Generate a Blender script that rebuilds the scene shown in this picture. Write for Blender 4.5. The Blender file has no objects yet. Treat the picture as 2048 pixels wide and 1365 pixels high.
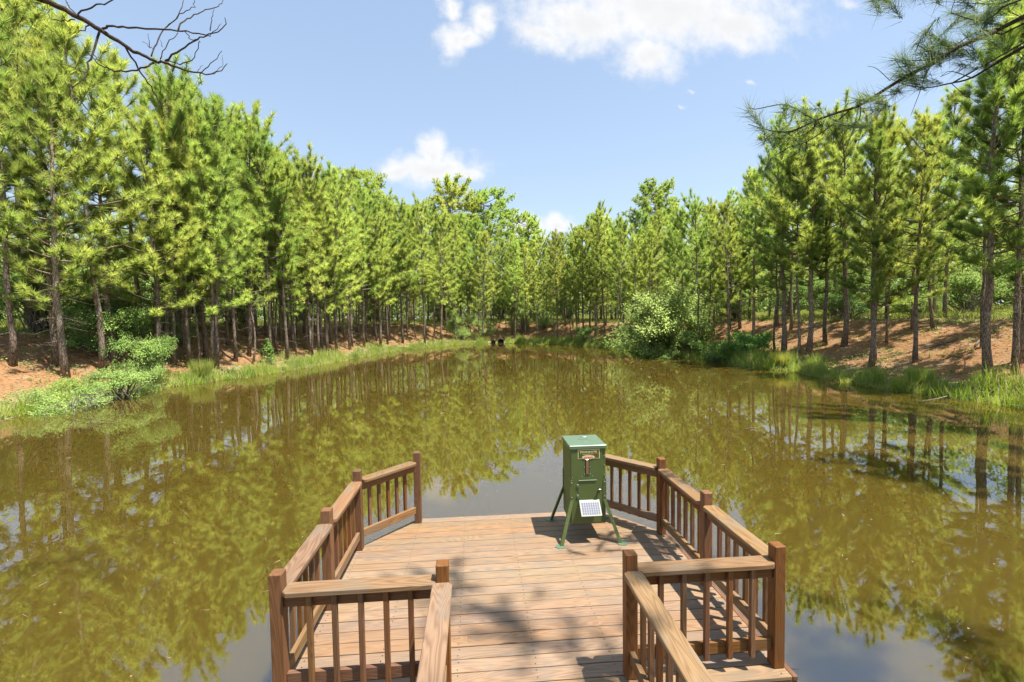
import bpy, bmesh, math, random
import numpy as np
from mathutils import Matrix, Vector

# ---------------------------------------------------------------- camera, sky, sun, exposure
S = bpy.context.scene
COL = S.collection
CAM = np.array([-0.416, 0.0, 3.105])
PITCH, YAW, ROLL = 0.046, -0.078, -0.0155
def cam_axes():
    f = np.array([-math.sin(YAW)*math.cos(PITCH), math.cos(YAW)*math.cos(PITCH), -math.sin(PITCH)])
    rt = np.array([math.cos(YAW), math.sin(YAW), 0.0]); up = np.cross(rt, f)
    return rt*math.cos(ROLL)+up*math.sin(ROLL), -rt*math.sin(ROLL)+up*math.cos(ROLL), f
R_, U_, F_ = cam_axes()
cd = bpy.data.cameras.new('camera'); cam = bpy.data.objects.new('camera', cd); COL.objects.link(cam)
m = Matrix.Identity(4)
for i in range(3):
    m[i][0], m[i][1], m[i][2], m[i][3] = R_[i], U_[i], -F_[i], CAM[i]
cam.matrix_world = m
cd.sensor_width = 36.0; cd.lens = 930*36/2048; cd.clip_start = 0.1; cd.clip_end = 3000
S.camera = cam

SUN = Vector((0.39, -0.22, 1.14)).normalized()
ELEV = math.asin(SUN.z); AZ = math.atan2(SUN.x, SUN.y)     # azimuth clockwise from +Y
S.view_settings.view_transform = 'Standard'; S.view_settings.look = 'None'
S.view_settings.gamma = 1.0; S.view_settings.use_curve_mapping = False
S.view_settings.exposure = 1.5
S.render.engine = 'CYCLES'
S.cycles.use_denoising = True
S.cycles.max_bounces = 8; S.cycles.diffuse_bounces = 5; S.cycles.glossy_bounces = 3
S.cycles.transmission_bounces = 6; S.cycles.transparent_max_bounces = 6
S.cycles.caustics_reflective = False; S.cycles.caustics_refractive = False

sl = bpy.data.lights.new('sun', 'SUN'); so = bpy.data.objects.new('sun', sl); COL.objects.link(so)
sl.energy = 3.5; sl.angle = math.radians(0.53); sl.color = (1.0, 0.95, 0.87)
so.rotation_euler = SUN.to_track_quat('Z', 'Y').to_euler()
so.location = (20, -15, 60)

CLOUDS = [
    ('A', 0.255, 0.633, 0.17, 0.065),
    ('A', 0.419, 0.659, 0.301, 0.086),
    ('A', 0.575, 0.633, 0.114, 0.059),
    ('A', 0.385, 0.564, 0.075, 0.048),
    ('A', 0.158, 0.594, 0.063, 0.032),
    ('A', 0.452, 0.749, 0.289, 0.102),
    ('B', -0.036, 0.583, 0.031, 0.043),
    ('B', 0.027, 0.625, 0.042, 0.034),
    ('B', -0.043, 0.655, 0.023, 0.03),
    ('B', -0.01, 0.589, 0.031, 0.022),
    ('C', -0.083, 0.322, 0.11, 0.034),
    ('C', -0.086, 0.358, 0.031, 0.043),
    ('C', -0.057, 0.332, 0.047, 0.032),
    ('C', -0.151, 0.316, 0.047, 0.024),
    ('C', -0.016, 0.315, 0.042, 0.022),
    ('D', 0.105, 0.204, 0.051, 0.026),
    ('D', 0.177, 0.207, 0.037, 0.024),
    ('D', -0.374, 0.268, 0.031, 0.015),
    ('E', 0.474, 0.493, 0.024, 0.013),
    ('E', 0.616, 0.509, 0.029, 0.014),
    ('E', 0.841, 0.68, 0.078, 0.027),
    ('E', 0.458, 0.458, 0.013, 0.008)]
W = bpy.data.worlds.new('World'); S.world = W; W.use_nodes = True
class NT:
    """small helper to write node trees"""
    def __init__(s, tree): s.t = tree; tree.nodes.clear()
    def n(s, typ, ins=None, **kw):
        nd = s.t.nodes.new(typ)
        for k, v in kw.items(): setattr(nd, k, v)
        if ins:
            for k, v in ins.items(): s.set(nd, k, v)
        return nd
    def set(s, nd, k, v):
        sock = nd.inputs[k]
        if isinstance(v, bpy.types.NodeSocket): s.t.links.new(v, sock)
        elif isinstance(v, bpy.types.Node): s.t.links.new(v.outputs[0], sock)
        else:
            if hasattr(sock.default_value, '__len__') and not hasattr(v, '__len__'): v = [v]*len(sock.default_value)
            if hasattr(sock.default_value, '__len__') and len(sock.default_value) == 4 and len(v) == 3: v = tuple(v)+(1,)
            sock.default_value = v
    def math(s, op, a, b=0.0, c=0.0, clamp=False):
        return s.n('ShaderNodeMath', {0: a, 1: b, 2: c}, operation=op, use_clamp=clamp).outputs[0]
    def mix(s, fac, a, b):
        nd = s.n('ShaderNodeMix', data_type='RGBA'); s.set(nd, 0, fac); s.set(nd, 6, a); s.set(nd, 7, b); return nd.outputs[2]
    def ramp(s, fac, stops):
        nd = s.n('ShaderNodeValToRGB', {0: fac}); e = nd.color_ramp.elements
        while len(e) < len(stops): e.new(0.5)
        for el, (p, c) in zip(e, stops):
            el.position = p; el.color = (c, c, c, 1) if not hasattr(c, '__len__') else tuple(c)+(1,)
        return nd.outputs[0]
    def noise(s, vec, scale, detail=4, rough=.55, dist=0.0):
        return s.n('ShaderNodeTexNoise', {'Vector': vec, 'Scale': scale, 'Detail': detail, 'Roughness': rough, 'Distortion': dist})
    def step(s, v, a, b):
        return s.n('ShaderNodeMapRange', {'Value': v, 'From Min': a, 'From Max': b}, interpolation_type='SMOOTHSTEP').outputs[0]

def build_world():
    t = NT(W.node_tree)
    sky = t.n('ShaderNodeTexSky', sky_type='NISHITA', sun_disc=False, sun_elevation=ELEV, sun_rotation=AZ,
              altitude=50, air_density=1.0, dust_density=.6, ozone_density=1.2)
    hs = t.n('ShaderNodeHueSaturation', {'Saturation': .82, 'Value': 1.0, 'Color': sky.outputs[0]})
    tc = t.n('ShaderNodeTexCoord'); D = tc.outputs['Generated']
    sep = t.n('ShaderNodeSeparateXYZ', {0: D})
    y = t.math('MAXIMUM', sep.outputs[1], 0.05)
    u = t.math('DIVIDE', sep.outputs[0], y); v = t.math('DIVIDE', sep.outputs[2], y)
    uv = t.n('ShaderNodeCombineXYZ', {0: u, 1: v, 2: 0.0})
    n1 = t.noise(uv, 9.0, 8, .62); n2 = t.noise(uv, 26.0, 6, .6)
    sc1 = t.n('ShaderNodeSeparateXYZ', {0: n1.outputs['Color']})
    wu = t.math('MULTIPLY_ADD', t.math('SUBTRACT', sc1.outputs[0], .5), .09, u)
    wv = t.math('MULTIPLY_ADD', t.math('SUBTRACT', sc1.outputs[1], .5), .09, v)
    field = None
    for kind, cu, cv, a, b in CLOUDS:
        du = t.math('DIVIDE', t.math('SUBTRACT', wu, cu), a); dv = t.math('DIVIDE', t.math('SUBTRACT', wv, cv), b)
        d = t.math('SQRT', t.math('ADD', t.math('MULTIPLY', du, du), t.math('MULTIPLY', dv, dv)))
        d = t.math('SUBTRACT', 1.0 if kind != 'E' else 0.22, d)
        field = d if field is None else t.math('SMOOTH_MAX', field, d, .15)
    f2 = t.math('ADD', field, t.math('MULTIPLY', t.math('SUBTRACT', n2.outputs[0], .5), 1.15))
    front = t.step(sep.outputs[1], .05, .3)
    mask = t.math('MULTIPLY', t.step(f2, -.42, .75), front)
    # scattered cumulus over the rest of the sky
    zz = t.math('MAXIMUM', sep.outputs[2], .04)
    pl = t.n('ShaderNodeCombineXYZ', {0: t.math('DIVIDE', sep.outputs[0], zz), 1: t.math('DIVIDE', sep.outputs[1], zz), 2: 0.0})
    n3 = t.noise(pl, 1.1, 8, .6)
    rest = t.math('MULTIPLY', t.step(n3.outputs[0], .56, .72), t.math('SUBTRACT', 1.0, t.step(sep.outputs[1], .25, .55)))
    rest = t.math('MULTIPLY', rest, t.step(sep.outputs[2], .02, .15))
    allm = t.math('MAXIMUM', t.math('MULTIPLY', mask, .97), t.math('MULTIPLY', rest, .9))
    # clouds are a little greyer where they are thick
    thick = t.math('MULTIPLY', t.step(t.math('ADD', field, t.math('MULTIPLY', t.math('SUBTRACT', n1.outputs[0], .5), 1.4)), .35, 1.0), .8)
    ccol = t.mix(thick, (3.5, 3.5, 3.5), (3.05, 3.05, 3.1))
    pale = t.mix(t.step(sep.outputs[2], .0, .75), (1.75, 2.25, 2.85), (1.28, 1.85, 2.72))
    air = t.mix(.6, hs.outputs[0], pale)
    out = t.mix(allm, air, ccol)
    bg = t.n('ShaderNodeBackground', {'Color': out, 'Strength': 0.104})
    t.n('ShaderNodeOutputWorld', {0: bg.outputs[0]})
build_world()
W.cycles.sampling_method = 'MANUAL'; W.cycles.sample_map_resolution = 512

# ---------------------------------------------------------------- generic helpers
rng = np.random.default_rng(7); random.seed(7)
def tag(o, label=None, cat=None, group=None, kind=None):
    if label: o['label'] = label
    if cat: o['category'] = cat
    if group: o['group'] = group
    if kind: o['kind'] = kind
    return o
def mesh_from(name, V, Fc, mat=None, smooth=False):
    """V (n,3); Fc either (m,3)/(m,4) array or a list of faces"""
    me = bpy.data.meshes.new(name); V = np.asarray(V, np.float32)
    if isinstance(Fc, np.ndarray):
        k = Fc.shape[1]; nf = len(Fc)
        me.vertices.add(len(V)); me.vertices.foreach_set('co', V.ravel())
        me.loops.add(nf*k); me.loops.foreach_set('vertex_index', Fc.astype(np.int32).ravel())
        me.polygons.add(nf); me.polygons.foreach_set('loop_start', np.arange(0, nf*k, k, dtype=np.int32))
        me.update(calc_edges=True)
    else:
        me.from_pydata([tuple(map(float, v)) for v in V], [], Fc)
    if smooth: me.polygons.foreach_set('use_smooth', np.ones(len(me.polygons), bool))
    if mat: me.materials.append(mat)
    return me
def link(name, me, parent=None, loc=(0, 0, 0), rot=(0, 0, 0)):
    o = bpy.data.objects.new(name, me); COL.objects.link(o)
    o.location = loc; o.rotation_euler = rot
    if parent: o.parent = parent
    return o
def empty(name, loc=(0, 0, 0), rz=0.0):
    o = bpy.data.objects.new(name, None); COL.objects.link(o); o.location = loc; o.rotation_euler = (0, 0, rz)
    o.empty_display_size = .2
    return o
class MB:
    """collects boxes, tubes and blades; quads and triangles kept as triangles"""
    def __init__(s): s.V = []; s.F = []; s.n = 0
    def add(s, V, F):
        s.V.append(np.asarray(V, np.float32)); s.F.append(np.asarray(F, np.int64)+s.n); s.n += len(V)
    def tube(s, P, r, k=6, cap=True):
        P = np.asarray(P, float); n = len(P); r = np.broadcast_to(np.asarray(r, float), (n,))
        T = np.gradient(P, axis=0); T /= np.linalg.norm(T, axis=1)[:, None]+1e-9
        ref = np.where(np.abs(T[:, 2:3]) < .9, [[0, 0, 1.]], [[1., 0, 0]])
        if n > 1: ref = np.repeat(ref[:1], n, 0) if abs(np.dot(T, ref[0])).max() < .97 else ref
        A = np.cross(T, ref); A /= np.linalg.norm(A, axis=1)[:, None]+1e-9; B = np.cross(T, A)
        a = np.arange(k)*2*np.pi/k
        V = (P[:, None, :]+r[:, None, None]*(np.cos(a)[None, :, None]*A[:, None, :]+np.sin(a)[None, :, None]*B[:, None, :])).reshape(-1, 3)
        i = np.arange(n-1)[:, None]*k; j = np.arange(k)[None, :]; j2 = (j+1) % k
        q = np.stack([i+j, i+k+j, i+k+j2, i+j2], -1).reshape(-1, 4)
        F = np.concatenate([q[:, [0, 1, 2]], q[:, [0, 2, 3]]])
        if cap:
            c0 = len(V); V = np.concatenate([V, P[:1], P[-1:]])
            j = np.arange(k); e = (n-1)*k
            F = np.concatenate([F, np.stack([j, (j+1) % k, np.full(k, c0)], 1), np.stack([e+(j+1) % k, e+j, np.full(k, c0+1)], 1)])
        s.add(V, F)
    def sticks(s, A, B, r):
        """many straight three-sided twigs at once"""
        A = np.asarray(A, float); B = np.asarray(B, float); n = len(A)
        if n == 0: return
        r = np.broadcast_to(np.asarray(r, float), (n,))
        T = B-A; T /= np.linalg.norm(T, axis=1)[:, None]+1e-9
        ref = np.where(np.abs(T[:, 2:3]) < .8, [[0, 0, 1.]], [[1., 0, 0]])
        X = np.cross(T, ref); X /= np.linalg.norm(X, axis=1)[:, None]+1e-9; Y = np.cross(T, X)
        vs = []
        for P, q in ((A, 1.0), (B, .45)):
            for a in (0, 2.094, 4.189): vs.append(P+(r*q)[:, None]*(math.cos(a)*X+math.sin(a)*Y))
        V = np.stack(vs, 1).reshape(-1, 3); b = np.arange(n)[:, None]*6
        pat = np.array([[0, 3, 4], [0, 4, 1], [1, 4, 5], [1, 5, 2], [2, 5, 3], [2, 3, 0]])
        s.add(V, (b[:, :, None]+pat[None]).reshape(-1, 3))
    def blades(s, P, Dv, L, Wd, rg):
        """one thin triangle per needle or grass blade"""
        P = np.asarray(P, float); n = len(P); Dv = Dv/(np.linalg.norm(Dv, axis=1)[:, None]+1e-9)
        rnd = rg.normal(size=(n, 3)); X = np.cross(Dv, rnd); X /= np.linalg.norm(X, axis=1)[:, None]+1e-9
        L = np.broadcast_to(L, (n,))[:, None]; Wd = np.broadcast_to(Wd, (n,))[:, None]
        V = np.stack([P-X*Wd/2, P+X*Wd/2, P+Dv*L], 1).reshape(-1, 3)
        s.add(V, np.arange(3*n).reshape(-1, 3))
    def leaves(s, P, N, L, Wd, rg):
        """rhombic leaves lying across the normal N"""
        n = len(P); N = N/(np.linalg.norm(N, axis=1)[:, None]+1e-9)
        X = np.cross(N, rg.normal(size=(n, 3))); X /= np.linalg.norm(X, axis=1)[:, None]+1e-9; Y = np.cross(N, X)
        L = np.broadcast_to(L, (n,))[:, None]; Wd = np.broadcast_to(Wd, (n,))[:, None]
        V = np.stack([P-X*L/2, P+Y*Wd/2+N*L*.08, P+X*L/2, P-Y*Wd/2+N*L*.08], 1).reshape(-1, 3)
        b = np.arange(n)[:, None]*4
        s.add(V, (b[:, :, None]+np.array([[0, 1, 2], [0, 2, 3]])[None]).reshape(-1, 3))
    def mesh(s, name, mat, smooth=False):
        return mesh_from(name, np.concatenate(s.V), np.concatenate(s.F), mat, smooth)
def prism(name, poly, z0, z1, bev, mat):
    """polygon pushed up from z0 to z1 with eased edges"""
    bm = bmesh.new(); vs = [bm.verts.new((x, y, z0)) for x, y in poly]
    f = bm.faces.new(vs); r = bmesh.ops.extrude_face_region(bm, geom=[f])
    for e in r['geom']:
        if isinstance(e, bmesh.types.BMVert): e.co.z = z1
    bmesh.ops.recalc_face_normals(bm, faces=bm.faces)
    if bev: bmesh.ops.bevel(bm, geom=list(bm.edges), offset=bev, segments=1, affect='EDGES')
    me = bpy.data.meshes.new(name); bm.to_mesh(me); bm.free(); me.materials.append(mat); return me
def box(name, lx, ly, lz, bev, mat):
    """box centred on the origin"""
    return prism(name, [(-lx/2, -ly/2), (lx/2, -ly/2), (lx/2, ly/2), (-lx/2, ly/2)], -lz/2, lz/2, bev, mat)

# ---------------------------------------------------------------- materials
def material(name):
    mt = bpy.data.materials.new(name); mt.use_nodes = True; return mt, NT(mt.node_tree)
def finish(t, sh, disp=None):
    t.n('ShaderNodeOutputMaterial', {0: sh.outputs[0] if isinstance(sh, bpy.types.Node) else sh})
def pbsdf(t, col, rough=.6, spec=.4, nrm=None, metal=0.0):
    ins = {'Base Color': col, 'Roughness': rough, 'Specular IOR Level': spec, 'Metallic': metal}
    if nrm is not None: ins['Normal'] = nrm
    return t.n('ShaderNodeBsdfPrincipled', ins)
def bump(t, h, strength=.3, dist=.01):
    return t.n('ShaderNodeBump', {'Height': h, 'Strength': strength, 'Distance': dist}).outputs[0]
def wood(name, light, dark, grey, greyamt, var=.25):
    """stained softwood, grain along local X, every piece cut from another place of the log"""
    mt, t = material(name)
    tc = t.n('ShaderNodeTexCoord'); oi = t.n('ShaderNodeObjectInfo')
    off = t.n('ShaderNodeVectorMath', {0: t.n('ShaderNodeCombineXYZ', {0: oi.outputs['Random'], 1: t.math('MULTIPLY', oi.outputs['Random'], 7.3), 2: t.math('MULTIPLY', oi.outputs['Random'], 3.1)}).outputs[0], 'Scale': 57.0}, operation='SCALE')
    vec = t.n('ShaderNodeVectorMath', {0: tc.outputs['Object'], 1: off.outputs[0]}, operation='ADD').outputs[0]
    st = t.n('ShaderNodeMapping', {'Vector': vec, 'Scale': (1.0, 11, 11)}).outputs[0]
    a = t.noise(st, .75, 2, .4, .35).outputs[0]
    ring = t.math('ABSOLUTE', t.math('SINE', t.math('MULTIPLY', a, 58.0)))
    fib = t.noise(t.n('ShaderNodeMapping', {'Vector': vec, 'Scale': (2.5, 130, 130)}).outputs[0], 1.0, 3, .6).outputs[0]
    g = t.math('ADD', t.math('MULTIPLY', t.math('POWER', ring, 1.6), .6), t.math('MULTIPLY', fib, .5), clamp=True)
    col = t.mix(g, dark, light)
    blot = t.step(t.noise(t.n('ShaderNodeMapping', {'Vector': vec, 'Scale': (1.3, 4, 4)}).outputs[0], 2.2, 5, .65).outputs[0], .47, .66)
    col = t.mix(t.math('MULTIPLY', blot, greyamt), col, grey)
    hv = t.n('ShaderNodeHueSaturation', {'Color': col, 'Value': t.math('MULTIPLY_ADD', oi.outputs['Random'], var, 1.0-var/2),
             'Hue': t.math('MULTIPLY_ADD', t.math('FRACT', t.math('MULTIPLY', oi.outputs['Random'], 13.7)), .016, .492),
             'Saturation': t.math('MULTIPLY_ADD', t.math('FRACT', t.math('MULTIPLY', oi.outputs['Random'], 5.3)), .25, .85)})
    kn = t.n('ShaderNodeTexVoronoi', {'Vector': t.n('ShaderNodeMapping', {'Vector': vec, 'Scale': (.9, 5.0, 5.0)}).outputs[0], 'Scale': 1.0})
    knot = t.step(kn.outputs['Distance'], .085, .03)
    col2 = t.mix(t.math('MULTIPLY', knot, .75), hv.outputs[0], tuple(c*.35 for c in dark))
    b = bump(t, g, .25, .0015)
    finish(t, pbsdf(t, col2, .62, .3, b)); return mt
M = {}
M['deck'] = wood('deck_wood', (0.324, 0.212, 0.118), (0.202, 0.118, 0.0602), (0.188, 0.15, 0.113), .6, .18)
M['cap'] = wood('cap_wood', (.285, .172, .085), (.15, .076, .033), (.20, .155, .105), .65, .2)
M['post'] = wood('post_wood', (.22, .099, .037), (.115, .045, .015), (.15, .09, .05), .4, .35)
M['fascia'] = wood('fascia_wood', (0.23, 0.111, 0.0467), (0.128, 0.0527, 0.0195), (0.17, 0.119, 0.068), .4, .2)

def plain(name, col, rough=.5, spec=.5, metal=0.0, wear=.12, scale=30):
    mt, t = material(name); tc = t.n('ShaderNodeTexCoord')
    n = t.noise(tc.outputs['Object'], scale, 4).outputs[0]
    c = t.mix(n, tuple(x*(1-wear) for x in col), tuple(min(1, x*(1+wear)) for x in col))
    finish(t, pbsdf(t, c, t.math('MULTIPLY_ADD', n, .15, rough-.07), spec, None, metal)); return mt
M['green'] = plain('green_paint', (.080, .112, .030), .46, .5, 0, .16, 6)
M['lid'] = plain('green_paint_sky_sheen', (0.111, 0.17, 0.0978), .34, .6, 0, .1, 9)  # same green paint, with the lid's pale sky reflection put into its colour
M['steel'] = plain('bright_steel', (.75, .74, .70), .28, .5, 1)
M['blacksteel'] = plain('black_steel', (.018, .02, .02), .4, .5, 0)
M['footsteel'] = plain('foot_green', (.10, .17, .11), .45, .5, 0)
M['rubber'] = plain('black_plastic', (.015, .015, .014), .5, .4)
M['cream'] = plain('cream_print', (.80, .72, .36), .6, .3, 0, .04)
M['tan'] = plain('tan_print', (.66, .47, .28), .6, .3, 0, .05)
M['signgreen'] = plain('sign_green', (.06, .10, .02), .5, .4, 0, .1)
M['red'] = plain('red_print', (.45, .07, .035), .6, .3, 0, .05)
M['panelwhite'] = plain('panel_frame', (0.308, 0.347, 0.288), .4, .5, 0, .05)
M['cell'] = plain('solar_cell', (.13, .14, .19), .3, .3, 0, .1, 60)
M['cellgap'] = plain('solar_backing', (0.397, 0.397, 0.397), .5, .2, 0, .03)
M['feed'] = plain('feed_pellets', (.22, .12, .06), .7, .3, 0, .5, 160)

def bark(name, c1, c2, c3, sc=1.0):
    mt, t = material(name); tc = t.n('ShaderNodeTexCoord'); oi = t.n('ShaderNodeObjectInfo')
    v = t.n('ShaderNodeMapping', {'Vector': tc.outputs['Object'], 'Scale': (9*sc, 9*sc, 2.2*sc)}).outputs[0]
    n = t.noise(v, 1.5, 6, .65).outputs[0]
    vo = t.n('ShaderNodeTexVoronoi', {'Vector': v, 'Scale': 1.6}, feature='DISTANCE_TO_EDGE').outputs[0]
    plate = t.step(vo, .0, .16)
    col = t.mix(n, c1, c2); col = t.mix(t.step(t.noise(tc.outputs['Object'], 1.2, 3).outputs[0], .5, .75), col, c3)
    col = t.mix(plate, tuple(x*.45 for x in c1), col)
    hv = t.n('ShaderNodeHueSaturation', {'Color': col, 'Value': t.math('MULTIPLY_ADD', oi.outputs['Random'], .5, .75)})
    finish(t, pbsdf(t, hv.outputs[0], .85, .2, bump(t, t.math('MULTIPLY', plate, n), .6, .02))); return mt
M['bark'] = bark('pine_bark', (0.176, 0.127, 0.0935), (0.341, 0.264, 0.209), (0.396, 0.352, 0.308))
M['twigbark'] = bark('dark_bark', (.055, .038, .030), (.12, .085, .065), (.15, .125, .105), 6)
M['deadwood'] = bark('grey_deadwood', (.20, .165, .135), (.36, .31, .26), (.30, .27, .24), 4)

def foliage(name, c1, c2, c3, trans=.35, nsc=.8, outw_=.4):
    """leaf colour varies by clump, by leaf and by plant; light passes through"""
    mt, t = material(name); tc = t.n('ShaderNodeTexCoord'); oi = t.n('ShaderNodeObjectInfo'); ge = t.n('ShaderNodeNewGeometry')
    off = t.n('ShaderNodeVectorMath', {0: tc.outputs['Object'], 1: t.n('ShaderNodeCombineXYZ', {0: t.math('MULTIPLY', oi.outputs['Random'], 91.0), 1: 0.0, 2: t.math('MULTIPLY', oi.outputs['Random'], 37.0)}).outputs[0]}, operation='ADD').outputs[0]
    n = t.step(t.noise(off, nsc, 3, .6).outputs[0], .32, .68)
    col = t.mix(n, c1, c2)
    col = t.mix(t.step(ge.outputs['Random Per Island'], .62, 1.0), col, c3)
    hv = t.n('ShaderNodeHueSaturation', {'Color': col, 'Value': t.math('MULTIPLY_ADD', t.math('FRACT', t.math('MULTIPLY', oi.outputs['Random'], 17.3)), .4, .8),
        'Hue': t.math('MULTIPLY_ADD', oi.outputs['Random'], .04, .478)})
    # a leaf or needle cluster shades as part of its spray: normals lean up and out from the stem
    sp = t.n('ShaderNodeSeparateXYZ', {0: tc.outputs['Object']})
    outv = t.n('ShaderNodeVectorMath', {0: t.n('ShaderNodeCombineXYZ', {0: sp.outputs[0], 1: sp.outputs[1], 2: 0.0}).outputs[0]}, operation='NORMALIZE').outputs[0]
    outw = t.n('ShaderNodeVectorTransform', {0: outv}, vector_type='NORMAL', convert_from='OBJECT', convert_to='WORLD').outputs[0]
    bent = t.n('ShaderNodeVectorMath', {0: outw, 1: (outw_, outw_, outw_), 2: (0.0, 0.0, .75)}, operation='MULTIPLY_ADD').outputs[0]
    bent = t.n('ShaderNodeVectorMath', {0: ge.outputs['Normal'], 1: (.45, .45, .45), 2: bent}, operation='MULTIPLY_ADD').outputs[0]
    bent = t.n('ShaderNodeVectorMath', {0: bent}, operation='NORMALIZE').outputs[0]
    p = pbsdf(t, hv.outputs[0], .75, .06, bent)
    back = t.n('ShaderNodeVectorMath', {0: bent, 'Scale': -1.0}, operation='SCALE').outputs[0]
    tr = t.n('ShaderNodeBsdfTranslucent', {'Normal': back, 'Color': t.n('ShaderNodeHueSaturation', {'Color': hv.outputs[0], 'Saturation': 1.1, 'Value': 1.25}).outputs[0]})
    finish(t, t.n('ShaderNodeMixShader', {0: trans, 1: p.outputs[0], 2: tr.outputs[0]})); return mt
M['needle'] = foliage('pine_needles', (0.279, 0.4, 0.0756), (0.445, 0.545, 0.111), (0.645, 0.668, 0.211), .5, .55)
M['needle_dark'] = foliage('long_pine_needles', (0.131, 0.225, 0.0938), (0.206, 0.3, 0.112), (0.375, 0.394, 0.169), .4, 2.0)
M['woods'] = foliage('woodland_leaves', (0.169, 0.26, 0.065), (0.286, 0.377, 0.104), (0.39, 0.468, 0.156), .45, .3, 0.0)
M['weed'] = foliage('weed_leaves', (.12, .19, .045), (.20, .27, .07), (.30, .34, .12), .4, .8, 0.0)
M['leaf'] = foliage('shrub_leaves', (0.136, 0.228, 0.0516), (0.228, 0.319, 0.0835), (0.319, 0.394, 0.136), .45, 1.2)
M['leaf_pale'] = foliage('pale_shrub_leaves', (0.237, 0.356, 0.0938), (0.306, 0.413, 0.125), (0.35, 0.45, 0.163), .45, 1.0)
M['leaf_dark'] = foliage('dark_shrub_leaves', (0.11, 0.234, 0.049), (0.209, 0.343, 0.0784), (0.343, 0.465, 0.147), .4, 1.2)
M['leaf_olive'] = foliage('olive_leaves', (0.169, 0.176, 0.0585), (0.26, 0.24, 0.091), (0.338, 0.299, 0.13), .4, 1.2)
M['grass'] = foliage('shore_grass_blades', (.20, .30, .035), (.33, .39, .065), (.52, .46, .20), .45, .5, 0.0)
M['meadow'] = foliage('meadow_grass_blades', (0.243, 0.324, 0.0473), (0.365, 0.392, 0.081), (0.486, 0.446, 0.189), .45, .25, 0.0)
M['straw'] = foliage('pine_straw_litter', (0.286, 0.154, 0.0829), (0.4, 0.243, 0.143), (0.501, 0.372, 0.243), .1, .8, 0.0)
M['drift'] = foliage('dry_needles', (.30, .21, .11), (.42, .33, .19), (.55, .50, .38), .1, 3.0, 0.0)

def ground_mat():
    mt, t = material('bank_ground'); tc = t.n('ShaderNodeTexCoord'); P = tc.outputs['Object']
    at = t.n('ShaderNodeAttribute', attribute_name='grassy')
    n1 = t.noise(P, .35, 5, .6).outputs[0]; n2 = t.noise(P, 5.0, 5, .65).outputs[0]; n3 = t.noise(t.n('ShaderNodeMapping', {'Vector': P, 'Scale': (14, 3, 8)}).outputs[0], 1.5, 4, .7).outputs[0]
    straw = t.mix(n3, (.20, .098, .042), (.40, .225, .105)); straw = t.mix(t.step(n2, .5, .72), straw, (.15, .072, .032)); straw = t.mix(t.math('MULTIPLY', t.step(t.noise(P, .8, 5, .65).outputs[0], .5, .66), .6), straw, (.30, .22, .13))
    grass = t.mix(n2, (0.142, 0.19, 0.0333), (0.266, 0.266, 0.0808)); grass = t.mix(t.step(n1, .5, .7), grass, (0.342, 0.275, 0.142))
    f = t.step(t.math('ADD', at.outputs['Fac'], t.math('MULTIPLY', t.math('SUBTRACT', n1, .5), .9)), .42, .62)
    col = t.mix(f, straw, grass)
    col = t.mix(t.step(t.noise(P, 1.1, 4, .6).outputs[0], .62, .75), col, (.15, .16, .04))
    geo = t.n('ShaderNodeSeparateXYZ', {0: P})
    col = t.mix(t.step(geo.outputs[2], .09, .0), col, (.085, .055, .028))
    finish(t, pbsdf(t, col, .95, .1, bump(t, t.math('ADD', n2, n3), .8, .05))); return mt
M['ground'] = ground_mat()
def water_mat():
    mt, t = material('murky_water'); tc = t.n('ShaderNodeTexCoord'); P = tc.outputs['Object']
    r1 = t.noise(t.n('ShaderNodeMapping', {'Vector': P, 'Scale': (1.0, 1.0, 1)}).outputs[0], 5.0, 3, .5).outputs[0]
    r2 = t.noise(P, .7, 2, .5).outputs[0]
    h = t.math('ADD', t.math('MULTIPLY', r1, .0007), t.math('MULTIPLY', r2, .0026))
    b = t.n('ShaderNodeBump', {'Height': h, 'Strength': 1.0, 'Distance': .5}).outputs[0]
    n = t.noise(P, .16, 4, .55).outputs[0]
    col = t.mix(n, (.070, .047, .0075), (.087, .061, .0115))
    p = t.n('ShaderNodeBsdfPrincipled', {'Base Color': col, 'Roughness': .0, 'IOR': 2.7, 'Normal': b, 'Subsurface Weight': 1.0, 'Subsurface Radius': (.5, .35, .15), 'Subsurface Scale': .8})
    p.subsurface_method = 'BURLEY'
    finish(t, p); return mt
M['water'] = water_mat()

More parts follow.
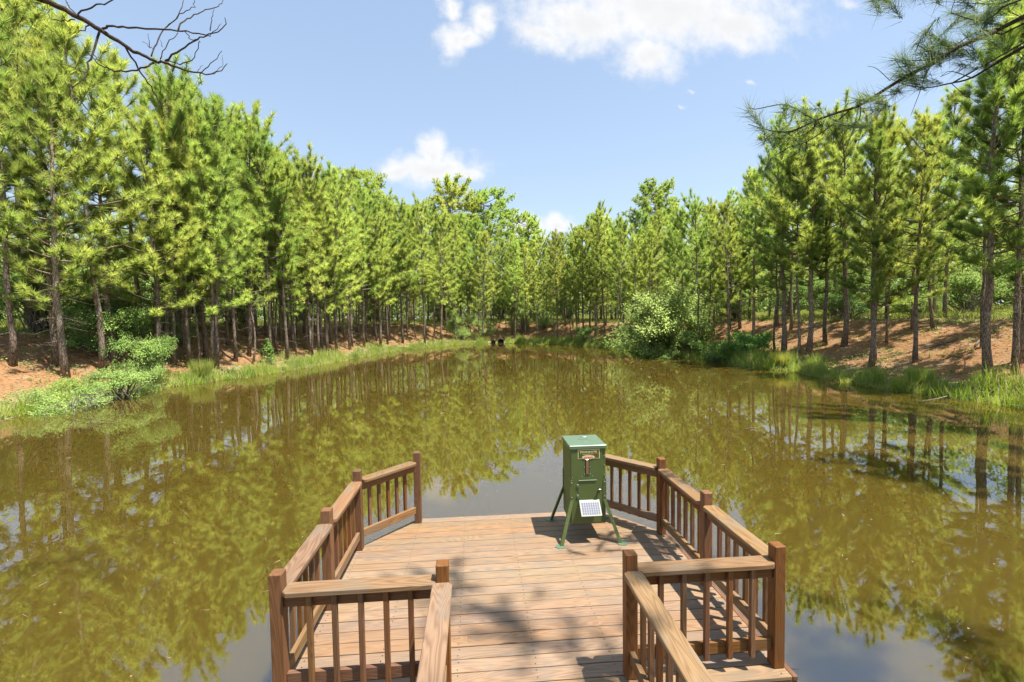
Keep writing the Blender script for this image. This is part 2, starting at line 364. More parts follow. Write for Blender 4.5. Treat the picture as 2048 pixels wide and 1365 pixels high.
# ---------------------------------------------------------------- the pond and its banks
SHORE = [(-2.5,-1.2),(-6.5,1.6),(-11,7.5),(-15,12.5),(-17,15.5),(-16.6,18.5),(-15.9,22),(-15.6,25),(-14.4,27.2),(-13,30.4),(-12.2,33.4),(-11.1,40.3),(-8.9,50.5),(-4.2,57.7),(-.6,62),(3.2,61.8),(8.5,56.4),(12.6,50),(13.8,43.5),(14.4,37),(16.2,32.2),(16.2,28.2),(15.6,26.0),(17.2,24.4),(16.7,21.5),(16.3,18),(17.0,15.4),(17.4,13.4),(15,9.8),(11,6.2),(7.5,3.0),(4,.2),(1.5,-1.2)]
SH = np.array(SHORE, float)
for _ in range(2):
    Q = np.roll(SH, -1, 0); SH = np.stack([.75*SH+.25*Q, .25*SH+.75*Q], 1).reshape(-1, 2)
def sdist(x, y):
    """distance outside the waterline, negative in the pond"""
    x = np.atleast_1d(np.asarray(x, float)); y = np.atleast_1d(np.asarray(y, float))
    best = np.full(x.shape, 1e18); ins = np.zeros(x.shape, bool)
    for (ax, ay), (bx, by) in zip(SH, np.roll(SH, -1, 0)):
        dx, dy = bx-ax, by-ay
        t = np.clip(((x-ax)*dx+(y-ay)*dy)/(dx*dx+dy*dy), 0, 1)
        best = np.minimum(best, (x-ax-t*dx)**2+(y-ay-t*dy)**2)
        ins ^= ((ay > y) != (by > y)) & (x < (bx-ax)*(y-ay)/(by-ay+1e-12)+ax)
    d = np.sqrt(best); return np.where(ins, -d, d)
def ss(a, b, x):
    t = np.clip((x-a)/(b-a), 0, 1); return t*t*(3-2*t)
def height(x, y):
    x = np.atleast_1d(np.asarray(x, float)); y = np.atleast_1d(np.asarray(y, float)); s = sdist(x, y)
    B = .38+(2.75-.38)*ss(3, 13, y)+.25*np.sin(x*.09+1)*np.cos(y*.07)*ss(6, 15, y)
    z = np.where(s < 0, np.maximum(-1.3, s*.45), .22*ss(0, .7, s)+(B-.22)*ss(.4, 8.5, s)+.022*np.clip(s-8, 0, 30))
    return z+np.where(s > 0, ss(0, 1.5, s)*(.05*np.sin(x*1.7+y*.9)+.05*np.sin(y*1.3-x*.8+2)), 0)*ss(4, 10, y)
def H1(x, y): return float(height(x, y)[0])

def build_ground():
    xs = np.concatenate([-np.geomspace(900, 34, 22), np.arange(-33, 33.1, .6), np.geomspace(34, 900, 22)])
    ys = np.concatenate([-np.geomspace(600, 9, 16), np.arange(-8, 84.1, .6), np.geomspace(86, 1400, 24)])
    X, Y = np.meshgrid(xs, ys); x = X.ravel(); y = Y.ravel()
    far = np.maximum(np.abs(x)-120, np.abs(y-40)-150)
    z = height(np.clip(x, -160, 160), np.clip(y, -120, 220)); z = np.where(far > 0, np.minimum(z, 3.2), z)
    nx, ny = len(xs), len(ys)
    i = (np.arange(ny-1)[:, None]*nx+np.arange(nx-1)[None]).ravel()
    me = mesh_from('ground', np.stack([x, y, z], 1), np.stack([i, i+1, i+nx+1, i+nx], 1), M['ground'], True)
    s = sdist(x, y)
    g = np.maximum(1-ss(.9, 2.6, s), ss(6.3, 8.8, s))
    a = me.attributes.new('grassy', 'FLOAT', 'POINT'); a.data.foreach_set('value', g.astype(np.float32))
    return tag(link('ground', me), kind='structure')
build_ground()
xs = np.linspace(-21, 21, 22); ys = np.linspace(-6, 66, 37); X, Y = np.meshgrid(xs, ys)
i = (np.arange(36)[:, None]*22+np.arange(21)[None]).ravel()
tag(link('water', mesh_from('water', np.stack([X.ravel(), Y.ravel(), 0*X.ravel()], 1), np.stack([i, i+1, i+23, i+22], 1), M['water'])), kind='structure')

# ---------------------------------------------------------------- the dock
ZD = .45
DY = 4.6
dock = tag(empty('wooden_dock', (0, DY, 0)), 'brown stained wooden fishing dock with railings reaching out over the pond', 'dock')
def dpart(name, me, loc, rot=(0, 0, 0), parent=None):
    return link(name, me, parent or dock, (loc[0], loc[1]-DY, loc[2]) if parent is None else loc, rot)
XW, Y2, Y3, Y4, X5, Y5, X1 = 1.815, 3.26, 4.335, 5.45, 1.215, 6.115, .682
pitch, bw, bt = .1405, .1318, .028
y0 = 3.135; nb = 22
full = {}
def xlim(y):
    return 1.862 if y < 5.47 else 1.862-(y-5.47)*(1.862-1.255)/(6.20-5.47)
for k in range(nb):
    ya = y0+k*pitch; yb = ya+bw; yc = (ya+yb)/2
    la, lb = xlim(ya), xlim(yb)
    if la == lb and 'deck' in full: me = full['deck']
    else:
        me = prism('deck_board', [(-la, -bw/2), (la, -bw/2), (lb, bw/2), (-lb, bw/2)], -bt/2, bt/2, .003, M['deck'])
        if la == lb: full['deck'] = me
    o = dpart('deck_board', me, (random.uniform(-.002, .002), yc, ZD-bt/2+random.uniform(-.0012, .0012)), (0, 0, random.uniform(-.0006, .0006)))
wb = prism('walkway_board', [(-.745, -bw/2), (.745, -bw/2), (.745, bw/2), (-.745, bw/2)], -bt/2, bt/2, .003, M['deck'])
for k in range(34):
    dpart('deck_board', wb, (random.uniform(-.003, .003), y0-pitch*(k+1)+bw/2, ZD-bt/2+random.uniform(-.0012, .0012)), (0, 0, random.uniform(-.0008, .0008)))
# rim boards and fascia
def beam(name, A, B, z0, z1, th, mat, parent=None, bev=.004, ext=0.0):
    A = np.array(A, float); B = np.array(B, float); L = np.linalg.norm(B-A)+2*ext; c = (A+B)/2
    return dpart(name, box(name, L, th, z1-z0, bev, mat), (c[0], c[1], (z0+z1)/2), (0, 0, math.atan2(B[1]-A[1], B[0]-A[0])))
for sx in (-1, 1):
    beam('rim_board', (sx*1.885, 3.135), (sx*1.885, 5.46), .414, .449, .040, M['fascia'])
    beam('fascia_board', (sx*1.886, 3.14), (sx*1.886, 5.47), .22, .412, .036, M['fascia'])
    beam('fascia_board', (sx*1.868, 5.50), (sx*1.262, 6.205), .22, .418, .036, M['fascia'])
    beam('fascia_board', (sx*.78, 3.155), (sx*1.866, 3.155), .22, .419, .034, M['fascia'])
    beam('stringer', (sx*.70, -1.6), (sx*.70, 3.12), .23, .419, .038, M['fascia'])
    for py in (-.4, 1.5): dpart('pile', box('pile', .12, .12, 1.5, .008, M['post']), (sx*.62, py, -.34))
    for py in (3.5, 5.2): dpart('pile', box('pile', .12, .12, 1.5, .008, M['post']), (sx*1.6, py, -.34))
    dpart('pile', box('pile', .12, .12, 1.5, .008, M['post']), (sx*.9, 5.9, -.34))
beam('fascia_board', (-1.235, 6.205), (1.235, 6.205), .22, .419, .036, M['fascia'])
mb = MB(); a8 = np.arange(6)*math.pi/3
for k in range(nb+12):
    yc = y0+(k-12)*pitch+bw/2
    for x in ((-1.8, -1.2, -.6, 0, .6, 1.2, 1.8) if k >= 12 else (-.6, 0, .6)):
        if abs(x) > xlim(yc)-.05 and k >= 12: continue
        for e in (-.035, .035):
            cx_, cy_ = x+random.uniform(-.006, .006), yc+e+random.uniform(-.006, .006); r = .0055
            V = np.column_stack([cx_+r*np.cos(a8), cy_-DY+r*np.sin(a8), np.full(6, ZD+.0018)])
            mb.add(V, np.array([[0, 1, 2], [0, 2, 3], [0, 3, 4], [0, 4, 5]]))
tag(link('deck_screws', mb.mesh('deck_screws', M['rubber']), dock), kind='stuff')
HP = .94
post_me = box('post', HP, .089, .089, .007, M['post'])
posts = [(sx*x, y) for sx in (-1, 1) for x, y in ((X1, Y2), (XW, Y2), (XW, Y3), (XW, Y4), (X5, Y5), (X1, 1.42), (X1, -.42), (X1, -1.55))]
for x, y in posts:
    dpart('post', post_me, (x, y, ZD+HP/2), (0, -math.pi/2, random.uniform(-.012, .012)))
bal_me = box('baluster', .675, .036, .036, .003, M['post'])
def railing(A, B, out, nbal, fa=.0445, fb=.0445, first=None):
    """top rail with its cap, bottom rail and balusters between two posts"""
    A = np.array(A, float); B = np.array(B, float); d = (B-A)/np.linalg.norm(B-A)
    a, b = A+d*fa, B-d*fb; L = np.linalg.norm(b-a); c = (a+b)/2; rz = math.atan2(d[1], d[0])
    nrm = np.array([-d[1], d[0]]); sgn = 1 if nrm@np.array(out) > 0 else -1
    top = dpart('railing', box('top_rail', L, .038, .089, .003, M['post']), (c[0], c[1], 1.1875), (0, 0, rz))
    w, e = .07, .026
    poly = [(-L/2+e, -w), (L/2-e, -w), (L/2, -w+e), (L/2, w-e), (L/2-e, w), (-L/2+e, w), (-L/2, w-e), (-L/2, -w+e)]
    link('cap_rail', prism('cap_rail', poly, -.019, .019, .005, M['cap']), top, (0, 0, .0645+random.uniform(-.0015, .0015)))
    link('bottom_rail', box('bottom_rail', L, .038, .089, .003, M['cap'] if abs(d[1]) > .5 else M['post']), top, (0, 0, -.562))
    for k in range(nbal):
        x = -L/2+L*(k+1)/(nbal+1) if first is None else -L/2+first+(L-first)*k/nbal
        link('baluster', bal_me, top, (x+random.uniform(-.004, .004), sgn*.0372, -.292), (0, -math.pi/2, 0))
for sx in (-1, 1):
    railing((sx*X1, Y2), (sx*XW, Y2), (0, -1), 5)
    railing((sx*XW, Y3), (sx*XW, Y2), (sx, 0), 6)
    railing((sx*XW, Y4), (sx*XW, Y3), (sx, 0), 6, first=.05)
    railing((sx*X5, Y5), (sx*XW, Y4), (sx, 1), 5, .05, .05)
    railing((sx*X1, Y2), (sx*X1, 1.42), (sx, 0), 11, first=.12)
    railing((sx*X1, 1.42), (sx*X1, -.42), (sx, 0), 11)

# ---------------------------------------------------------------- the feeder
feeder = tag(empty('fish_feeder', (.89, 5.62, ZD)), 'green metal fish feeder box on four splayed legs at the end of the dock', 'fish feeder')
def fp(name, me, loc, rot=(0, 0, 0), parent=None): return link(name, me, parent or feeder, loc, rot)
hw, hd = .2125, .2375
body = fp('body', prism('body', [(-hw, -hd), (hw, -hd), (hw, hd), (-hw, hd)], .195, 1.12, .004, M['green']), (0, 0, 0))
fp('front_panel', box('front_panel', .377, .006, .885, .002, M['green']), (-.0165, -hd-.003, .655))
lid = fp('lid', prism('lid', [(-hw-.012, -hd-.016), (hw+.012, -hd-.016), (hw+.012, hd+.012), (-hw-.012, hd+.012)], 1.105, 1.150, .005, M['lid']), (0, 0, 0))
mb = MB(); mb.tube([(-.052, 0, 1.145), (-.052, 0, 1.178), (-.046, 0, 1.184), (.046, 0, 1.184), (.052, 0, 1.178), (.052, 0, 1.145)], .0042, 6)
link('handle', mb.mesh('handle', M['steel'], True), lid, (0, .02, 0))
yf = -hd-.006
door = fp('access_door', box('access_door', .232, .005, .232, .002, M['green']), (-.008, yf-.0025, .611))
link('door_lip', box('door_lip', .214, .014, .006, .001, M['lid']), door, (0, -.004, .119))
for z in (.058, -.069):
    link('hinge', box('hinge', .026, .008, .036, .003, M['footsteel']), door, (-.121, -.004, z))
mb = MB(); mb.tube([(0, .003, 0), (0, -.018, 0)], .014, 10); mb.tube([(-.016, -.02, .008), (.022, -.022, .014)], .006, 6); mb.tube([(0, -.012, 0), (.002, -.014, -.04)], .0035, 5)
link('latch', mb.mesh('latch', M['rubber'], False), door, (.132, -.004, -.003))
mb = MB(); mb.tube([(.112, -.026, .012), (.16, -.026, .016)], .006, 6); link('latch_handle', mb.mesh('latch_handle', M['steel']), door, (0, -.004, -.003))
win = fp('sight_window', box('sight_window', .046, .004, .186, .001, M['rubber']), (-.010, yf-.002, .889))
link('feed', box('feed', .031, .004, .168, .001, M['feed']), win, (0, -.0025, -.004))
link('window_top', box('window_top', .034, .004, .012, .001, M['steel']), win, (0, -.0035, .085))
ico = bmesh.new(); bmesh.ops.create_icosphere(ico, subdivisions=1, radius=.0055); sc_me = bpy.data.meshes.new('screw'); ico.to_mesh(sc_me); ico.free(); sc_me.materials.append(M['steel'])
for z in (.975, .889, .802):
    for x in (-.044, .024): fp('screw', sc_me, (x, yf-.001, z))
for x, z in ((-.07, .77), (.055, .775), (-.19, .765), (-.2, .735), (.197, 1.02), (.197, .905), (.197, .79), (-.1, .52), (.08, .515), (-.1, .69), (.06, .69), (-.115, .40)): fp('screw', sc_me, (x, yf+.001, z))
# printed name plate
plate = fp('name_plate', box('name_plate', .262, .003, .112, .001, M['cream']), (.008, yf-.0015, 1.044))
link('plate_field', box('plate_field', .250, .002, .100, .0005, M['signgreen']), plate, (0, -.0012, 0))
poly = [(.078*math.cos(a), .024*math.sin(a)) for a in np.linspace(0, 2*np.pi, 28)[:-1]]
link('oval_patch', prism('oval_patch', poly, 0, .003, 0, M['tan']), plate, (-.004, -.0015, -.036), (math.pi/2, 0, 0))
def text(name, s, size, mat, loc, parent, sx=1.0):
    c = bpy.data.curves.new(name, 'FONT'); c.body = s; c.size = size; c.align_x = 'CENTER'; c.align_y = 'CENTER'; c.extrude = .0006
    tmp = bpy.data.objects.new(name, c); COL.objects.link(tmp); dg = bpy.context.evaluated_depsgraph_get()
    me = bpy.data.meshes.new_from_object(tmp.evaluated_get(dg)); bpy.data.objects.remove(tmp); bpy.data.curves.remove(c)
    me.materials.clear(); me.materials.append(mat)
    o = link(name, me, parent, loc, (math.pi/2, 0, 0)); o.scale = (sx, 1, 1); return o
text('lettering', 'T', .044, M['cream'], (-.098, -.0032, .022), plate, .9)
text('lettering', 'EXAS', .030, M['cream'], (-.053, -.0032, .026), plate, .95)
text('lettering', 'H', .040, M['cream'], (-.002, -.0032, .025), plate, .9)
text('lettering', 'UNTER', .030, M['cream'], (.055, -.0032, .026), plate, .92)
text('lettering', 'PRODUCTS', .017, M['tan'], (-.01, -.0032, -.001), plate, 1.5)
link('red_mark', prism('red_mark', [(-.03, -.006), (.018, -.008), (.026, .004), (.006, .012), (-.012, .004)], 0, .002, 0, M['red']), plate, (.085, -.0022, .004), (math.pi/2, 0, 0))
mb = MB()
P = [(-.052+.104*k/30, .0, -.004+.006*math.sin(k*2.1)) for k in range(31)]; mb.tube(P, .0019, 4)
link('script_line', mb.mesh('script_line', M['red']), plate, (-.004, -.005, -.035))
# solar panel, hung out from the front
pr = math.atan2(.13, .145)
sol = fp('solar_panel', box('solar_panel', .246, .196, .012, .003, M['panelwhite']), (.008, yf-.068, .418), (math.pi/2-pr, 0, 0))
link('panel_backing', box('panel_backing', .218, .150, .003, .001, M['cellgap']), sol, (.002, -.008, .0065))
cm = box('solar_cell', .0215, .0255, .002, 0, M['cell'])
for i in range(8):
    for j in range(5): link('solar_cell', cm, sol, (.002-.0945+i*.027, -.008-.058+j*.029, .0083))
# legs: bent angle iron
def leg_me(sx, sy):
    w, th = .042, .005
    sec = [(0, 0), (-w, 0), (-w, -th), (-th, -th), (-th, -w), (0, -w)]
    path = [(sx*(hw+.006), sy*(hd+.009), .735), (sx*(hw+.006), sy*(hd+.009), .495), (sx*.372, sy*.378, .004)]
    V = [(px+sx*a, py+sy*b, pz) for px, py, pz in path for a, b in sec]; F = []
    for k in range(2):
        for i in range(6): F.append((k*6+i, k*6+(i+1) % 6, k*6+6+(i+1) % 6, k*6+6+i))
    F += [(0, 1, 2, 3), (0, 3, 4, 5), (12, 13, 14, 15), (12, 15, 16, 17)]
    bm = bmesh.new(); vs = [bm.verts.new(v) for v in V]
    for f_ in F: bm.faces.new([vs[q] for q in f_])
    bmesh.ops.recalc_face_normals(bm, faces=bm.faces)
    me = bpy.data.meshes.new('leg'); bm.to_mesh(me); bm.free(); me.materials.append(M['green']); return me
hexp = [(.066*math.cos(a), .058*math.sin(a)) for a in np.arange(6)*math.pi/3]
foot = prism('foot_plate', hexp, 0, .007, .001, M['footsteel'])
for sx in (-1, 1):
    for sy in (-1, 1):
        lg = fp('leg', leg_me(sx, sy), (0, 0, 0))
        link('foot_plate', foot, lg, (sx*.368, sy*.374, .0015), (0, 0, random.uniform(-.3, .3)))
        if sy < 0:
            for z in (.705, .53): link('bolt', sc_me, lg, (sx*(hw-.012), sy*(hd+.012), z)).scale = (1.5, 1.5, 1.5)
        for q in (.35, .5, .68, .88):
            link('bolt', sc_me, lg, (sx*(hw+.006+(.372-hw-.006)*q-.018), sy*(hd+.009+(.378-hd-.009)*q)+sy*.002, .495*(1-q)+.004*q)).scale = (.8, .8, .8)

# ---------------------------------------------------------------- pines
SKY = [(-0.953, 0.667), (-0.901, 0.641), (-0.848, 0.633), (-0.786, 0.607), (-0.724, 0.581), (-0.653, 0.516), (-0.588, 0.498), (-0.521, 0.485), (-0.474, 0.462), (-0.448, 0.403), (-0.405, 0.363), (-0.352, 0.344), (-0.302, 0.335), (-0.253, 0.294), (-0.193, 0.274), (-0.132, 0.254), (-0.069, 0.26), (0.014, 0.234), (0.056, 0.207), (0.137, 0.2), (0.191, 0.207), (0.274, 0.251), (0.374, 0.251), (0.475, 0.268), (0.566, 0.274), (0.612, 0.323), (0.658, 0.41), (0.727, 0.45), (0.845, 0.463), (0.917, 0.448), (0.965, 0.465), (1.024, 0.505), (1.083, 0.584), (1.155, 0.641), (1.262, 0.711), (1.351, 0.759)]
SKY = np.array(SKY)
def sky_slope(x, y):
    return float(np.interp((x-CAM[0])/max(y, 1.0), SKY[:, 0], SKY[:, 1]))-.018
def unit(v): return v/(np.linalg.norm(v, axis=-1, keepdims=True)+1e-9)
def pine_variant(seed, H=15.0, rb=.12, crown0=.3, R=2.0, nb=64, dead=16, blunt=.75, per=20, nl=.27, nw=.026, mature=False):
    g = np.random.default_rng(seed); tr = MB(); cr = MB()
    n = 12; zt = np.linspace(0, H, n); wob = np.cumsum(g.normal(0, .045, (n, 2)), 0); wob -= wob[0]
    lean = g.normal(0, .018, 2)
    axis = np.column_stack([wob[:, 0]+lean[0]*zt, wob[:, 1]+lean[1]*zt, zt])
    rad = rb*(1-zt/H)**.75*.96+.012; rad[0] *= 1.3
    tr.tube(axis, rad, 9)
    def at(z): return np.array([np.interp(z, zt, axis[:, 0]), np.interp(z, zt, axis[:, 1]), z])
    tw_a, tw_b, tf_p, tf_d, tf_s = [], [], [], [], []
    z0 = crown0*H; az = g.uniform(0, 6.28); az0 = g.uniform(0, 6.28)
    for i in range(nb):
        t = ((i+g.uniform(0, .8))/nb)**.92; z = z0+t*(H*.985-z0); az += 2.4+g.normal(0, .35)
        prof = (1-t)**blunt*(.58+.42*min(1, t/.38))
        if mature: prof = math.sqrt(max(0, 1-(2*t-.8)**2/1.45))*.95+.1
        L = max(.28, R*prof*g.uniform(.4, 1.3)*(1+.34*math.cos(az-az0))+.12)
        el = math.radians(g.uniform(-12, 12)*(1-t)+58*t**1.2+8); up = g.uniform(.08, .3)*L
        if mature: el = math.radians(g.uniform(-12, 12)+24*t); up = g.uniform(.02, .10)*L
        h = np.array([math.cos(az), math.sin(az), 0]); side = np.array([-h[1], h[0], 0])*g.normal(0, .09)*L
        q = np.linspace(0, 1, 6)[:, None]; p0 = at(z)
        path = p0+h*(L*math.cos(el))*q+np.array([0, 0, 1])*(L*math.sin(el)*q+up*q**2.2-.05*L*np.sin(q*3.14))+side*q**2
        tr.tube(path, np.linspace(.012+.011*L, .005, 6), 4, False)
        nt = int(2.4+L*(4.3 if not mature else 9))
        for k in range(nt):
            f = 1.0 if k == 0 else g.uniform((.22 if L > .8 else .1) if not mature else .5, 1.0)**.8
            b = np.array([np.interp(f, q[:, 0], path[:, c]) for c in range(3)])
            bd = unit(path[-1]-path[2])
            if k == 0: d = bd; l = .12
            else:
                d = unit(bd*.7+np.cross(bd, [0, 0, 1.])*g.choice((-1, 1))*g.uniform(.3, 1.0)+np.array([0, 0, g.uniform(-.05, .75)])); l = g.uniform(.16, .5)*(1.2-.6*f)*min(1, L/1.2+.3)
            if mature and k: d = unit(g.normal(0, 1, 3)+np.array([0, 0, .25])+bd*.3); l = g.uniform(.2, .75)
            tw_a.append(b); tw_b.append(b+d*l)
            tip = b+d*l; ax = unit(d+np.array([0, 0, .35+.5*t]))
            tf_p.append(tip); tf_d.append(ax); tf_s.append(g.uniform(.8, 1.15))
            if l > .26 and g.random() < .6: tf_p.append(b+d*l*.5); tf_d.append(ax); tf_s.append(g.uniform(.65, .95))
    for k in range(6):        # leader
        tf_p.append(at(H-.12*k)); tf_d.append(unit(np.array([g.normal(0, .25), g.normal(0, .25), 1.]))); tf_s.append(1.)
    for i in range(dead):     # bare grey stubs and dead limbs under the crown
        z = g.uniform(.1 if dead > 20 else .16, crown0+.14)*H if not mature else g.uniform(.4, .6)*H; a = g.uniform(0, 6.28); L = g.uniform(.25, 1.5)*min(1, R/1.8)
        h = np.array([math.cos(a), math.sin(a), g.uniform(-.25, .3)]); q = np.linspace(0, 1, 4)[:, None]
        path = at(z)+h*L*q+np.array([0, 0, -.14*L])*q**2+g.normal(0, .04, (4, 3))*q
        tr.tube(path, np.linspace(.015, .004, 4), 3, False)
        for k in range(int(L*3)):
            b = path[g.integers(1, 4)]; e = b+unit(h+g.normal(0, .7, 3))*g.uniform(.15, .45); tr.sticks([b], [e], .005)
    tr.sticks(tw_a, tw_b, .008)
    P = np.repeat(np.array(tf_p), per, 0); D = np.repeat(np.array(tf_d), per, 0); Sc = np.repeat(np.array(tf_s), per)
    m_ = len(P); th = np.radians(g.uniform(8, 70, m_)); ph = g.uniform(0, 6.283, m_)
    X = unit(np.cross(D, np.where(np.abs(D[:, 2:3]) < .9, [[0, 0, 1.]], [[1., 0, 0]]))); Y = np.cross(D, X)
    Dv = D*np.cos(th)[:, None]+(X*np.cos(ph)[:, None]+Y*np.sin(ph)[:, None])*np.sin(th)[:, None]
    P = P-D*(g.uniform(0, .2, m_)*Sc)[:, None]
    cr.blades(P, Dv, nl*Sc*g.uniform(.75, 1.15, m_), nw*g.uniform(.7, 1.2, m_), g)
    return dict(H=H, rb=rb, trunk=tr.mesh('trunk', M['bark'], True), crown=cr.mesh('crown', M['needle']))
VAR = [pine_variant(100+i, rb=rb, crown0=c0, R=R, nb=nb, dead=dd, blunt=bl, per=40, nl=.40, nw=.021) for i, (rb, c0, R, nb, dd, bl) in enumerate([
    (.085, .32, 2.1, 54, 16, .38), (.085, .26, 2.3, 58, 20, .5), (.095, .40, 2.5, 50, 24, .30), (.10, .28, 2.7, 60, 18, .42), (.115, .24, 2.9, 64, 24, .6),
    (.12, .32, 3.0, 60, 28, .34), (.135, .24, 3.2, 66, 24, .45), (.15, .22, 3.5, 70, 26, .5), (.16, .30, 3.4, 64, 28, .36), (.11, .20, 3.0, 62, 18, .7), (.10, .38, 2.5, 52, 22, .26), (.125, .28, 3.1, 56, 26, .4)])]
THIN = [pine_variant(140+i, H=9.0, rb=.05, crown0=.36, R=1.3, nb=40, dead=10, per=22, nl=.3, nw=.024) for i in range(2)]
MATURE = [pine_variant(160+i, H=23.0, rb=.24, crown0=.6, R=3.9, nb=80, dead=8, per=26, nl=.40, nw=.045, mature=True) for i in range(2)]
def place_tree(v, x, y, H, label, group=None, rz=None, name='pine_tree', z=None, wide=1.0, cat='tree'):
    z = H1(x, y) if z is None else z
    o = tag(empty(name, (x, y, z-.06), random.uniform(0, 6.28) if rz is None else rz), label, cat, group)
    s = H/v['H']; o.scale = (s*wide, s*wide, s)
    link('trunk', v['trunk'], o); link('crown', v['crown'], o)
    return o
FRONT = [
 (-20.4, 21.7, .108, 'leaning bare-based pine alone on the sunlit straw at the far left'),
 (-19.95, 23.25, .105, 'slim pine just behind the thick scaly trunk on the left bank'),
 (-18.75, 22.25, .157, 'thickest near pine with scaly bark standing behind the pale shoreline shrub on the left'),
 (-18.7, 24.3, .123, 'crooked pine with lichen patches rising out of the green bush on the left bank'),
 (-19.2, 25.7, .13, 'straight dark pine right of the crooked lichen-patched one on the left bank'),
 (-17.45, 26.4, .148, 'stout straight pine beside the tall shore grass clump on the left bank'),
 (-18.0, 28.0, .10, 'first thin pine right of the stout one by the tall grass clump'),
 (-17.4, 27.6, .071, 'very thin pole pine in the tight cluster on the left bank'),
 (-17.2, 28.4, .086, 'slender pine in the middle of the tight cluster on the left bank'),
 (-16.95, 28.15, .115, 'thicker dark pine in the tight cluster on the left bank'),
 (-16.5, 28.3, .06, 'pale leaning pole pine at the edge of the tight left cluster'),
 (-16.0, 28.9, .134, 'double-looking dark pine ending the tight cluster on the left bank'),
 (-15.7, 28.7, .09, 'thin partner pressed against the dark pine at the end of the left cluster'),
 (-15.7, 30.9, .078, 'thin pine alone on the open straw slope left of the small cedar'),
 (-14.9, 31.4, .063, 'skinny pale pine near the water just left of the small cedar'),
 (-14.6, 33.4, .10, 'pine standing directly behind the small dark cedar on the left bank'),
 (-13.8, 34.2, .11, 'slightly leaning pine right of the small dark cedar'),
 (-13.7, 38.5, .121, 'dark pine leading the dense row halfway along the left shore'),
 (-13.2, 39.0, .10, 'second dark pine of the row halfway along the left shore'),
 (-12.8, 40.0, .14, 'sunlit pine above the bright grass halfway along the left shore'),
 (-12.2, 44.6, .13, 'pale-trunked pine at the water side of the left row towards the far end'),
 (-11.7, 48.1, .12, 'pine near the bend where the left shore swings to the far end'),
 (-10.5, 50.1, .14, 'dark pine at the grass edge close to the far left corner of the pond'),
 (12.6, 55.4, .121, 'slim pine at the far right corner of the pond'),
 (13.8, 54.2, .18, 'thick pine at the far right corner of the pond, left of the big round shrub'),
 (14.3, 52.2, .114, 'pine beside the thick one at the far right corner of the pond'),
 (15.8, 50.3, .138, 'pine rising just behind the left edge of the big round shrub'),
 (19.4, 38.2, .085, 'thin left stem of the pine pair right of the olive bush'),
 (19.1, 36.9, .124, 'thicker right stem of the pine pair right of the olive bush'),
 (20.5, 36.8, .082, 'thin pale pine on the grassy rise behind the dark shore bush'),
 (21.0, 36.2, .123, 'upright pine above the dark bush on the right shore'),
 (19.0, 27.9, .142, 'dark pine in the shaded thicket at the right inlet'),
 (18.8, 28.5, .06, 'thin leaning pole in the shaded thicket at the right inlet'),
 (18.75, 26.2, .074, 'slim pine against the left side of the thickest right-bank trunk'),
 (19.3, 26.1, .20, 'thickest trunk on the right bank, its foot in the shore grass by the inlet'),
 (20.4, 26.2, .105, 'medium pine behind the thickest right-bank trunk on the straw'),
 (20.85, 25.3, .16, 'pine with flared foot in the middle of the right straw bank'),
 (18.75, 21.1, .12, 'left trunk of the twin pines at the grass edge on the right bank'),
 (19.05, 21.3, .11, 'right trunk of the twin pines at the grass edge on the right bank'),
 (21.4, 23.1, .05, 'sapling-thin pine on the straw slope between the twin pines and the forked one'),
 (19.6, 19.7, .092, 'slightly bent pine with forked bare limbs right of the twin pines'),
 (23.2, 23.4, .095, 'dark pine on the bank crest behind the bent forked one'),
 (23.4, 22.5, .045, 'young thin pine leaning on the upper right slope'),
 (21.05, 18.1, .064, 'narrow pine just left of the big straight trunk near the right edge'),
 (19.2, 16.3, .144, 'big straight trunk near the right edge with its foot in tall grass'),
 (19.75, 15.85, .103, 'pine close to the right of the big straight trunk near the right edge'),
 (20.6, 16.3, .095, 'last pine on the right bank, cut by the edge of the view'),
]
taken = []
def tree_height(x, y, z, lo=8.5, hi=20.5):
    return min(hi, max(lo, CAM[2]+sky_slope(x, y)*y-z))
for x, y, r, lab in FRONT:
    z = H1(x, y); H = tree_height(x, y, z)*random.uniform(.83, 1.02)
    if r < .066: v = THIN[len(taken) % 2]; H = min(H, 12)*random.uniform(.75, .95)
    else: v = min(VAR, key=lambda q: abs(q['rb']*H/15-r)+random.uniform(0, .012))
    place_tree(v, x, y, H, lab, 'pines along the pond'); taken.append((x, y))
